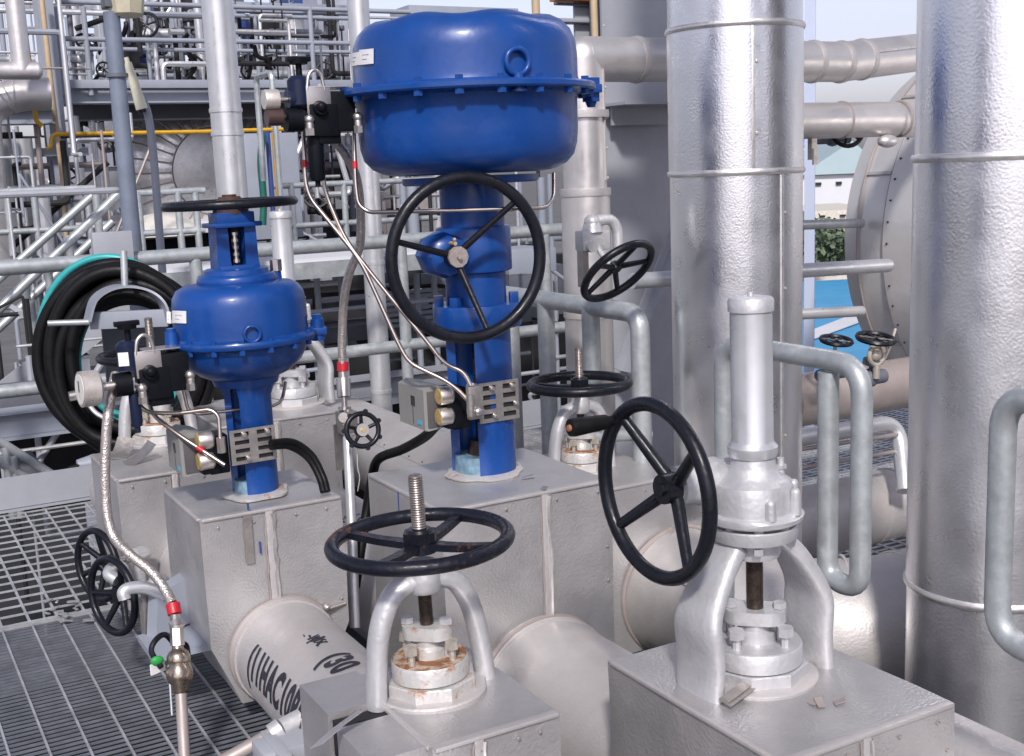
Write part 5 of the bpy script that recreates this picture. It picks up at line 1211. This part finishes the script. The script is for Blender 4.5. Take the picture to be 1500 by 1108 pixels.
mb = MB(); mb.box((c.x, c.y + .6, c.z - R - .25), (R * 1.2, .3, .7)); mb.box((c.x, c.y + 2.8, c.z - R - .25), (R * 1.2, .3, .7)); build('saddle', mb, 'steel', t)
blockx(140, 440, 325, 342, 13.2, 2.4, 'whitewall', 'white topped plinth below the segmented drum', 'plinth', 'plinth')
blockx(130, 330, 342, 400, 13.6, 1.8, 'dark', 'dark block painted as the shade below the white topped plinth', 'recess_shade', 'wall')  # recess shade is a dark-coloured solid block
mb = MB(); q = onY(235, 348, 12.6); mb.lathe([(0, 0), (.34, 0), (.42, .02), (.40, .10), (.2, .22), (0, .26)], q, seg=20); single('pump_cover', mb, mat('pale_tarpaulin', (.62, .60, .56), .7), 'pale draped pump cover in the shade under the drum', 'cover')
blockx(203, 262, 345, 372, 12.5, .4, 'blackplastic', 'dark trough below the pale pump cover', 'trough', 'trough')

# crowded pipework above and behind the platform
rnd = random.Random(11)
lab_v = ['upright silver pipe in the dense pipework above the upper platform', 'upright pale grey steel post in the dense pipework above the upper platform', 'thin dark upright pipe in the dense pipework above the upper platform']
for i in range(46):
    px = rnd.uniform(-20, 520); Y = rnd.uniform(15, 24); y0 = rnd.uniform(-60, 40); y1 = rnd.uniform(90, 190)
    k = rnd.choice([0, 0, 1, 2, 2]); w = rnd.choice([4, 5, 7, 9, 12, 18]) if k != 2 else rnd.choice([4, 6, 8])
    vpipe(px, y0, y1, w, Y, ('silverpipe', 'steel3', 'steel2')[k], lab_v[k], ('riser_pipe', 'steel_post', 'dark_pipe')[k], ('pipe', 'post', 'pipe')[k], ('silver pipes above the platform', 'grey posts above the platform', 'dark pipes above the platform')[k], 10)
lab_h = ['level silver pipe crossing the dense pipework at the top left', 'level grey beam crossing the dense pipework at the top left']
for i in range(30):
    px = rnd.uniform(-40, 440); L = rnd.uniform(40, 200); y = rnd.uniform(-10, 125); Y = rnd.uniform(14.6, 23)
    if i % 2: hpipe(px, px + L, y, rnd.choice([4, 6, 8, 12]), Y, 'silverpipe', lab_h[0], 'level_pipe', 'pipe', 'level pipes above the platform', 10)
    else: blockx(px, px + L, y, y + rnd.choice([6, 9, 14]), Y, .15, 'steel3', lab_h[1], 'steel_beam', 'beam', 'level beams above the platform')
for i in range(30):
    px = rnd.uniform(110, 640); y0 = rnd.uniform(175, 300); Y = rnd.uniform(15, 20)
    if 190 < px < 330 and Y < 16: Y = 19
    vpipe(px, y0 - 60, y0 + rnd.uniform(60, 150), rnd.choice([4, 6, 8, 12, 18]), Y, rnd.choice(['silverpipe', 'steel2', 'steel2', 'steel', 'brown']), 'upright pipe in the shaded plant below the upper platform', 'shaded_pipe', 'pipe', 'upright pipes below the platform', 10)
for i in range(16):
    px = rnd.uniform(100, 560); y = rnd.uniform(180, 340); Y = rnd.uniform(13.8, 19)
    hpipe(px, px + rnd.uniform(40, 160), y, rnd.choice([4, 6, 10]), Y, rnd.choice(['silverpipe', 'steel2', 'steel3']), 'level pipe in the shaded plant below the upper platform', 'shaded_level_pipe', 'pipe', 'level pipes below the platform', 10)
for i in range(30):
    px = rnd.uniform(95, 500); w = rnd.uniform(14, 46); y0 = rnd.uniform(-40, 80)
    blockx(px, px + w, y0, y0 + rnd.uniform(20, 60), rnd.uniform(15.5, 22), .5, rnd.choice(['dark', 'dark', 'steel2', 'bluehose']), 'dark equipment block painted as shade in the dense pipework above the upper platform', 'equipment_box', 'box', 'dark boxes above the platform')  # dark colours paint shaded gaps into the pipework
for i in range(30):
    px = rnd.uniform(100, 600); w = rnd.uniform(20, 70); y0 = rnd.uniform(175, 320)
    blockx(px, px + w, y0, y0 + rnd.uniform(20, 60), rnd.uniform(18.5, 22), .5, rnd.choice(['dark', 'dark', 'dark', 'steel2', 'brown']), 'dark equipment block painted as shade in the plant below the upper platform', 'equipment_box', 'box', 'dark boxes below the platform')  # blocks coloured dark to stand in for shade under the platform
def run(px, py, Y, m, w, segs, label, name, group):
    p = onY(px, py, Y); r = w / 2 * p.length / F_PX; P = [p]
    for _ in range(segs):
        d = rnd.choice([(1, 0, 0), (-1, 0, 0), (0, 0, 1), (0, 0, -1), (0, 0, -1), (0, .6, 0)]); P.append(P[-1] + V(d) * rnd.uniform(.25, 1.1))
    Q = [P[0]]
    for a in P[1:]:
        if (a - Q[-1]).length > .05 and not (len(Q) > 1 and (Q[-1] - Q[-2]).normalized().dot((a - Q[-1]).normalized()) < -.9): Q.append(a)
    if len(Q) < 2: return
    single(name, MB().sweep(path(Q, r * 2.2, 4), r, 8), m, label, 'pipe', group)
for i in range(70):
    px = rnd.choice([rnd.uniform(0, 520), rnd.uniform(200, 470)]); py = rnd.uniform(-20, 95)
    m = rnd.choice(['silverpipe', 'alu', 'steel2', 'dark', 'steel3', 'silverpipe'])
    run(px, py, rnd.uniform(13.6, 17), m, rnd.choice([2.5, 3.5, 5, 7]), 4, 'small bent pipe in the dense pipework above the upper platform', 'bent_pipe', 'bent pipes above the platform')
for i in range(70):
    px = rnd.choice([rnd.uniform(-10, 200), rnd.uniform(100, 640), rnd.uniform(380, 640)]); py = rnd.uniform(185, 350)
    m = rnd.choice(['silverpipe', 'alu', 'steel2', 'dark', 'steel3', 'brown', 'dark'])
    run(px, py, rnd.uniform(10.8, 13.2) if not 150 < px < 335 else rnd.uniform(17, 20), m, rnd.choice([3, 4, 6, 8]), 4, 'small bent pipe in the shaded plant below the upper platform', 'bent_pipe', 'bent pipes below the platform')
for i in range(34):
    px = rnd.choice([rnd.uniform(400, 660), rnd.uniform(-20, 60), rnd.uniform(660, 830)]); py = rnd.uniform(405, 590)
    run(px, py, rnd.uniform(7.8, 9.6), rnd.choice(['silverpipe', 'steel3', 'steel', 'dark', 'galv']), rnd.choice([4, 6, 9]), 4, 'small bent pipe in the shade behind the guard rail', 'bent_pipe', 'bent pipes behind the guard rail')
for i in range(26):
    px = rnd.uniform(395, 640); py = rnd.uniform(400, 590); w = rnd.uniform(12, 50)
    blockx(px, px + w, py, py + rnd.uniform(5, 30), rnd.uniform(8.6, 10), .3, rnd.choice(['steel', 'steel2', 'dark', 'steel3', 'dark']), 'small grey equipment box in the shade behind the guard rail', 'equipment_box', 'box', 'boxes behind the guard rail')
# small valves with black wheels and tangled spindles
def tiny_valve(px, py, d, R, ax, label, group='small black wheeled valves in the plant'):
    w = at(px, py, d); ax = V(ax).normalized()
    t = thing('small_valve', label, 'valve', w, 0, group)
    mb = MB(); mb.torus(w, ax, R, R * .14, 24, 6)
    a, u, v = frame(ax)
    for k in range(3):
        dv = u * math.cos(k * PI / 3 + .3) + v * math.sin(k * PI / 3 + .3); mb.cyl(w - dv * R, w + dv * R, R * .08, seg=6)
    build('handwheel', mb, 'black', t)
    mb = MB(); mb.cyl(w, w - ax * R * 2.2, R * .12, seg=8); mb.cyl(w - ax * R * 1.2, w - ax * R * 1.5, R * .5, seg=10); mb.sphere(w - ax * R * 2.3, R * .55, sub=2); mb.cyl(w - ax * R * 2.3 - u * R * 1.1, w - ax * R * 2.3 + u * R * 1.1, R * .4, seg=10); build('valve_body', mb, rnd.choice(['dark', 'silverpipe', 'steel2']), t)
L0 = 'small valve with a black wheel among the dense background pipes'
tiny_valve(152, 102, 12.6, .075, (-.3, -1, .1), 'small black valve wheel just above the platform toe board near the lamp post')
tiny_valve(158, 208, 12.3, .10, (-.5, -1, .2), 'black valve wheel in front of the drum beside the lamp post')
for i in range(34):
    px, py = rnd.uniform(100, 520), rnd.uniform(10, 330)
    tiny_valve(px, py, rnd.uniform(13.5, 19), rnd.uniform(.07, .15), (rnd.uniform(-1, 1), -1, rnd.uniform(-.5, .8)), L0)
for i in range(40):
    px = rnd.choice([rnd.gauss(378, 14), rnd.gauss(378, 14), rnd.uniform(120, 200), rnd.uniform(240, 300)]); py = rnd.uniform(12, 115)
    q = at(px, py, rnd.uniform(14, 16)); P = [q]
    for j in range(4): P.append(P[-1] + V((rnd.uniform(-.12, .12), rnd.uniform(-.1, .1), -rnd.uniform(.05, .16))))
    single('hanging_cable', MB().sweep(smooth_path(P, 4), rnd.uniform(.012, .03), 6), 'rubber', 'black cable hanging in the dense pipework behind the upper platform', 'cable', 'hanging black cables')
# ladders
def ladder(px, py0, py1, w, Y, label):
    z1, z0 = onY(px, py0, Y).z, onY(px, py1, Y).z; x = onY(px, (py0 + py1) / 2, Y).x
    t = thing('ladder', label, 'ladder', (x, Y, z0)); 
    for s in (-1, 1): mb = MB(); mb.box((x + s * w / 2, Y, (z0 + z1) / 2), (.05, .03, z1 - z0)); build('stile', mb, 'steel3', t)
    mb = MB(); k = int((z1 - z0) / .16); mb = MB(); mb.cyl((-w / 2, 0, 0), (w / 2, 0, 0), .018, seg=8); s = build('rung', mb, 'steel2', t, local=True); part_copies(s, [(x, Y, z0 + .1 + j * .16) for j in range(k)], t)
ladder(236, 15, 116, .30, 15.2, 'pale steel ladder behind the upper platform rail, left one')
ladder(283, 5, 110, .30, 15.6, 'pale steel ladder behind the upper platform rail, right one')
blockx(468, 530, -30, 130, 17, 2, mat('pale_lilac_panel', (.36, .38, .45), .6), 'pale grey cabin wall behind the upper railing next to the big drum', 'cabin', 'cabin')
blockx(395, 452, 30, 118, 18, 1.5, 'steel3', 'pale grey equipment box behind the upper railing', 'equipment_box', 'box')
blockx(402, 442, 42, 72, 17.8, .1, 'screen', 'dark opening in front of the pale equipment box', 'louvre_box', 'louvre')
t = vpipe(430, 25, 118, 34, 16.2, 'silverpipe', 'white silver drum with level bands behind the upper railing', 'upright_drum', 'vessel')
hpipe(395, 470, 46, 6, 15.9, 'steel', 'round platform rail around the white drum', 'level_pipe')
blockx(600, 760, 10, 60, 24, 1, 'steel3', 'far pale building edge just above the big blue drum', 'far_building', 'building')
# things around the big drum top
mb = MB(); mb.box(onY(846, -2, 5.42), (.28, .10, .03)); single('orange_bar', mb, 'orange', 'orange steel bar at the top edge above the insulated elbow', 'bar')
hpipe(812, 880, 7, 4, 5.42, 'steel2', 'thin dark bar below the orange bar', 'bar', 'bar')
blockx(818, 878, 27, 33, 5.40, .1, 'steel', 'small grey bracket right of the big drum top', 'bracket', 'bracket')
for (px, y0, y1, w, Y, m) in ((962, -10, 60, 12, 8, 'steel2'), (972, -10, 350, 7, 9, 'steel3'), (985, 100, 420, 10, 10, 'steel2'), (976, 250, 460, 6, 8.5, 'orange')):
    vpipe(px, y0, y1, w, Y, m, 'thin upright %s seen in the gap between the column and the thick riser' % ('orange pipe' if m == 'orange' else 'grey pipe'), 'gap_pipe', 'pipe', 'pipes in the column gap' if m != 'orange' else None)
tiny_valve(975, 480, 6.5, .05, (-1, -1, 0), 'tiny valve in the gap between the column and the thick riser')
for (px, y0, y1, w, Y) in ((605, 270, 345, 16, 9.6), (590, 250, 300, 10, 10.2), (760, 258, 340, 12, 9.0), (795, 260, 420, 12, 9.5), (808, 255, 440, 8, 8.6)):
    vpipe(px, y0, y1, w, Y, 'steel3', 'pale upright pipe seen round the neck of the big blue valve', 'riser_pipe', 'pipe', 'pale pipes behind the big valve neck')
blockx(745, 815, 365, 400, 8.0, .5, 'steel3', 'pale grey box behind the right of the big black side wheel', 'equipment_box', 'box')
blockx(640, 830, 395, 470, 9.0, .3, 'steel2', 'dull grey panel behind the yoke of the big blue valve', 'panel', 'panel')

# ================================================================== right side
vpipe(1186, -20, 640, 20, 6.6, 'palepost', 'pale blue grey post right behind the thick left riser', 'square_post', 'post', seg=4)
# big horizontal vessel
c = at(1452, 338, 8.3); R = 1.28
t = thing('insulated_vessel', 'huge insulated vessel end with rings of riveted sheets, behind the right riser', 'vessel', (c.x, c.y, c.z - R))
axv = V((0, -1, 0)); o = c
mb = MB(); mb.lathe([(0, -.34), (R * .45, -.32), (R * .78, -.26), (R * .955, -.16), (R * .965, -.02)], o, axv, 96); build('vessel_head', mb, 'vsheet', t)
for k, (x0, x1, rr, m) in enumerate(((-.02, .22, .985, 'vsheet'), (.22, .62, 1.0, 'vsheet'), (.62, 2.0, .985, 'vsheet'), (2.0, 3.2, .975, 'vsheet'))):
    mb = MB(); mb.lathe([(R * rr * .99, x0), (R * rr, x0 + .004), (R * rr, x1), (R * rr * .98, x1 + .003)], o, axv, 96); build('jacket_ring', mb, m, t)
for x0 in (0, .22, .62, 2.0):
    mb = MB(); mb.torus(o + axv * x0, axv, R * .995, .007, 96, 6); build('joint_band', mb, 'brown', t)
a_, u_, v_ = frame(axv)
rivets(t, [o + axv * .26 + (u_ * math.cos(q) + v_ * math.sin(q)) * (R * 1.003) for q in [2 * PI * i / 60 for i in range(60)]], .0075, 'darkstem', V((-1, 0, 0)))
for q in [2 * PI * i / 14 + .1 for i in range(14)]:
    dv = u_ * math.cos(q) + v_ * math.sin(q); mb = MB(); mb.ribbon([o + axv * .0 + dv * R * .99, o + axv * .21 + dv * R * .995], .02, .012, axv.cross(dv)); build('sheet_lap', mb, 'jacket', t)
# nozzle pipe into the vessel
zn = at(1250, 176, 6.1); yn = zn.y
t = thing('insulated_pipe', 'insulated nozzle pipe bending into the huge vessel end', 'pipe', zn, 0, 'insulated pipes')
rn = 26 * 6.0 / F_PX
pA, pB, pC = V((onY(1120, 176, yn).x, yn, zn.z)), V((onY(1318, 176, yn).x, yn, zn.z)), V((onY(1345, 190, yn + .5).x, yn + .55, zn.z + .0))
mb = MB(); mb.sweep(path([pA, pB, pC], .15, 8), rn, 28); build('pipe_jacket', mb, 'clad', t)
for px in (1232, 1318): mb = MB(); mb.torus(V((onY(px, 176, yn).x, yn, zn.z)), (1, 0, 0), rn, .007, 36, 6); build('joint_band', mb, 'brown', t)
mb = MB(); q = onY(1190, 215, yn); mb.box((q.x, yn, q.z), (.035, .03, .13)); mb.box((q.x, yn - .02, q.z - .05), (.03, .01, .08)); build('hanger', mb, 'plate', t)
mb = MB(); mb.sphere(onY(1300, 207, yn - .05), .05, 1.3, .8, .7, 2); build('nozzle_boss', mb, 'clad', t)
tiny_valve(1241, 190, 6.5, .09, (-.4, -1, .2), 'black valve wheel half hidden behind the insulated nozzle pipe')
tiny_valve(1225, 499, 6.6, .085, (0, -.2, 1), 'black flat valve wheel below the vessel, left one')
tiny_valve(1283, 496, 6.0, .092, (0, -.2, 1), 'black flat valve wheel below the vessel, right one')
mb = MB(); q = at(1284, 520, 6.0); mb.torus(q, (0, -1, 0), .05, .012, 24, 8); mb.sphere(q + V((0, .01, 0)), .035, sub=2); mb.cyl(q - V((0, 0, .05)), q - V((0, 0, .12)), .018, seg=10); mb.tube([q + V((.02, 0, -.06)), q + V((.08, 0, 0)), q + V((.13, 0, .12))], .008, .03, 6); single('drain_fitting', mb, 'rustybolt', 'brassy drain fitting hanging under the huge vessel', 'fitting')
# level pipes and rails on the right
t = pipe_run('insulated pipe with shade painted in brown, lying below the huge vessel', [onY(1150, 590, 5.2), V((onY(1420, 560, 5.2).x, 5.2, onY(1150, 590, 5.2).z))], .155, ((0, .9),), 'brown')  # brown colour stands in for the shade under the vessel
a = onY(1240, 752, 3.95); t = pipe_run('large insulated pipe lying level behind the hoop guard with the U bend', [(a.x - 1.2, 3.95, a.z), (a.x + 1.6, 3.95, a.z)], .165, ((0, .475), (0, .53)), 'jacket', bw=.008)
for (q0, q1, r, m, lab) in (((1140, 331), (1262, 327), .030, 'galv', 'grey tube rail in front of the far trees, upper one'), ((1140, 462), (1262, 456), .034, 'silverpipe', 'grey tube rail in front of the blue roof, lower one')):
    single('tube_rail', MB().cyl(at(*q0, 7.2), at(*q1, 7.6), r, seg=14), m, lab, 'rail')
t = thing('platform_rail', 'grey bent tube rail low over the right hand grating', 'railing', at(1320, 700, 5.4))
mb = MB(); mb.sweep(path([at(1150, 645, 5.0), at(1316, 618, 5.5), at(1326, 720, 5.35)], .14, 7), .038, 14); build('rail', mb, 'silverpipe', t)
for (y0, y1) in ((662, 636), (690, 660)): mb = MB(); mb.cyl(at(1150, y0, 5.0), at(1320, y1, 5.45), .010, seg=8); build('cross_wire', mb, 'brown', t)
# ground beyond
mb = MB(); bm = mb.bm; v = [bm.verts.new(p) for p in ((-3000, -3000, -9), (3000, -3000, -9), (3000, 3000, -9), (-3000, 3000, -9))]; bm.faces.new(v); o = build('yard_ground', mb, 'concrete'); o['kind'] = 'structure'
def roof_sheet(name, label, pts, m, th=.25, cat='roof'):
    mb = MB(); bm = mb.bm; A = [bm.verts.new(p) for p in pts]; B = [bm.verts.new(V(p) - V((0, 0, th))) for p in pts]; bm.faces.new(A); bm.faces.new(B[::-1])
    for i in range(len(pts)): bm.faces.new((A[i], A[(i + 1) % len(pts)], B[(i + 1) % len(pts)], B[i]))
    return single(name, mb, m, label, cat)
ZR = -6
roof_sheet('blue_roof', 'bright blue corrugated roof far below on the right', [onZ(900, 700, ZR), onZ(1500, 660, ZR), onZ(1500, 395, ZR), onZ(900, 428, ZR)], 'bluesheet')
roof_sheet('roof_strip', 'white strip lying across the bright blue roof', [onZ(1180, 500, ZR + .1), onZ(1180, 487, ZR + .1), onZ(1400, 402, ZR + .1), onZ(1400, 420, ZR + .1)], 'whitewall', .05, 'strip')
def house(label, px0, px1, py0, py1, d, m, roofm=None, rh=0, name='far_building'):
    t = thing(name, label, 'building', at((px0 + px1) / 2, py1, d)); a, b = at(px0, py1, d), at(px1, py0, d); w = (at(px1, py1, d) - a); h = (at(px0, py0, d) - a).length
    ang = math.atan2(w.y, w.x); L = w.length; cc = a + w / 2
    mb = MB(); mb.box((cc.x, cc.y, a.z + h / 2 - 4), (L, 14, h + 8), rz=ang); build('wall', mb, m, t)
    if roofm:
        mb = MB(); u = V((math.cos(ang), math.sin(ang), 0)); mb.prism([(-L * .54, 0), (L * .54, 0), (L * .1, rh)], cc + V((0, 0, a.z + h - cc.z + .05)), u, (0, 0, 1), 15); build('roof', mb, roofm, t)
    mb = MB(); nv = V((math.sin(ang), -math.cos(ang), 0)); u = V((math.cos(ang), math.sin(ang), 0)); mb = MB(); mb.box((0, 0, 0), (L * .07, .3, h * .10), rz=ang); s = build('window', mb, 'screen', t, local=True)
    inv = INV[t.name]; pl = [cc + u * L * f + nv * 7.05 + V((0, 0, a.z + h * .72 - cc.z)) for f in (-.3, -.05, .2, .36)]
    part_copies(s, pl, t)
house('white building with a low gable roof far off on the right', 1150, 1262, 258, 300, 120, 'whitewall', 'greyroof', 3.0)
house('far pale blue grey block building behind the white gable', 1140, 1225, 212, 262, 190, mat('painted_haze_wall', (.62, .66, .75), .8))  # pale tint puts distance haze into the wall colour
house('low cream building just above the far trees on the right', 1150, 1262, 306, 332, 100, mat('cream_wall', (.60, .57, .50), .8))
roof_sheet('blue_gable', 'small blue roof peak on the far block building', [at(1150, 212, 180), at(1195, 199, 180), at(1225, 211, 186), at(1190, 213, 175)], mat('far_blue_roof', (.12, .28, .62), .6), .4)
def tree(px, py, d, h, w, label):
    b = at(px, py, d); t = thing('tree', label, 'tree', b, 0, 'far trees on the right'); r = random.Random(px)
    mb = MB(); mb.cyl(b, b + V((0, 0, h * .5)), w * .06, w * .03, 8); build('trunk', mb, 'brown', t)
    mb = MB(); bm = mb.bm
    cl = [(b + V((r.uniform(-.4, .4) * w, r.uniform(-.4, .4) * w, h * r.uniform(.4, .95))), w * r.uniform(.16, .30)) for _ in range(14)]
    for cc, rr in cl:
        for _ in range(70):
            n = V((r.gauss(0, 1), r.gauss(0, 1), r.gauss(0, 1))).normalized(); p = cc + n * rr * r.uniform(.5, 1.05); s = w * .04 * r.uniform(.6, 1.4)
            e1 = n.orthogonal().normalized(); e2 = n.cross(e1); an = r.uniform(0, 6); f1 = (e1 * math.cos(an) + e2 * math.sin(an)) * s; f2 = (n * .5 + e2 * math.cos(an) - e1 * math.sin(an)).normalized() * s
            bm.faces.new([bm.verts.new(q) for q in (p - f1, p + f2 * .6, p + f1, p - f2 * .6)])
    build('crown', mb, 'leaf', t, angle=180)
for i, (px, py, d, h, w) in enumerate(((1205, 405, 82, 3.1, 4.5), (1228, 402, 85, 2.7, 4.0), (1190, 402, 88, 3.4, 4.6), (1246, 404, 80, 3.0, 4.2), (1215, 405, 95, 3.2, 5))):
    tree(px, py, d, h, w, 'green tree between the blue roof and the far white buildings')

# ================================================================== unseen tank and hall added behind the viewpoint to darken reflections in the metal
t = thing('reflection_tank', 'unseen dark blue tank added left behind the viewpoint, mirrored in the thick risers', 'tank', (-17, -2.5, -9))
mb = MB(); mb.lathe([(0, 0), (2.6, 0), (2.6, 15), (2.4, 15.4), (0, 16.2)], (-17, -2.5, -9), seg=48); build('tank_shell', mb, mat('dark_blue_tank_paint', (.03, .06, .20), .5), t)
for z in (-4, 0, 4): mb = MB(); mb.torus((-17, -2.5, z), (0, 0, 1), 2.62, .06, 48, 6); build('tank_hoop', mb, 'steel2', t)
t = thing('reflection_hall', 'unseen brown grey hall added right behind the viewpoint, mirrored in the thick risers', 'building', (13, -11, -9))
mb = MB(); mb.box((13, -11, -1), (9, 7, 16), rz=.5); build('wall', mb, mat('brown_grey_hall_wall', (.27, .235, .225), .8), t)
mb = MB(); mb.box((13, -11, 7.2), (9.6, 7.6, .4), rz=.5); build('roof', mb, 'steel2', t)
# ================================================================== light, sky, camera
def light_and_sky():
    w = bpy.data.worlds.new('World'); SC.world = w; w.use_nodes = True
    nt = w.node_tree; bg = nt.nodes['Background']
    sky = nt.nodes.new('ShaderNodeTexSky'); sky.sky_type = 'NISHITA'; sky.sun_disc = False
    d = V((-.50, -.86, .86)).normalized()
    el = math.asin(d.z); rot = math.atan2(d.x, d.y)
    sky.sun_elevation = el; sky.sun_rotation = rot; sky.air_density = 1.2; sky.dust_density = 2.5; sky.ozone_density = 1.5; sky.altitude = 10
    hs = nt.nodes.new('ShaderNodeHueSaturation'); hs.inputs['Saturation'].default_value = .42
    mx = nt.nodes.new('ShaderNodeMix'); mx.data_type = 'RGBA'; mx.blend_type = 'MULTIPLY'; mx.inputs[0].default_value = 1; mx.inputs[7].default_value = (.98, .96, 1.14, 1)
    nt.links.new(sky.outputs[0], hs.inputs['Color']); nt.links.new(hs.outputs[0], mx.inputs[6])
    tc = nt.nodes.new('ShaderNodeTexCoord'); sx = nt.nodes.new('ShaderNodeSeparateXYZ'); nt.links.new(tc.outputs['Generated'], sx.inputs[0])
    mr = nt.nodes.new('ShaderNodeMapRange'); mr.inputs['From Min'].default_value = 0; mr.inputs['From Max'].default_value = .55; mr.inputs['To Min'].default_value = 1.75; mr.inputs['To Max'].default_value = .8   # bright hazy horizon
    nt.links.new(sx.outputs['Z'], mr.inputs['Value'])
    vm = nt.nodes.new('ShaderNodeVectorMath'); vm.operation = 'SCALE'; nt.links.new(mx.outputs[2], vm.inputs[0]); nt.links.new(mr.outputs[0], vm.inputs['Scale'])
    nt.links.new(vm.outputs[0], bg.inputs['Color']); bg.inputs['Strength'].default_value = .086
    l = bpy.data.lights.new('sun', 'SUN'); l.energy = 2.75; l.angle = math.radians(5); l.color = (1.0, .95, .90)
    o = bpy.data.objects.new('sun', l); COL.objects.link(o)
    o.rotation_euler = d.to_track_quat('Z', 'Y').to_euler()
light_and_sky(); add_camera()
SC.view_settings.view_transform = 'Standard'; SC.view_settings.look = 'None'; SC.view_settings.gamma = 1; SC.view_settings.exposure = .38
SC.cycles.max_bounces = 6; SC.cycles.diffuse_bounces = 3; SC.cycles.glossy_bounces = 3
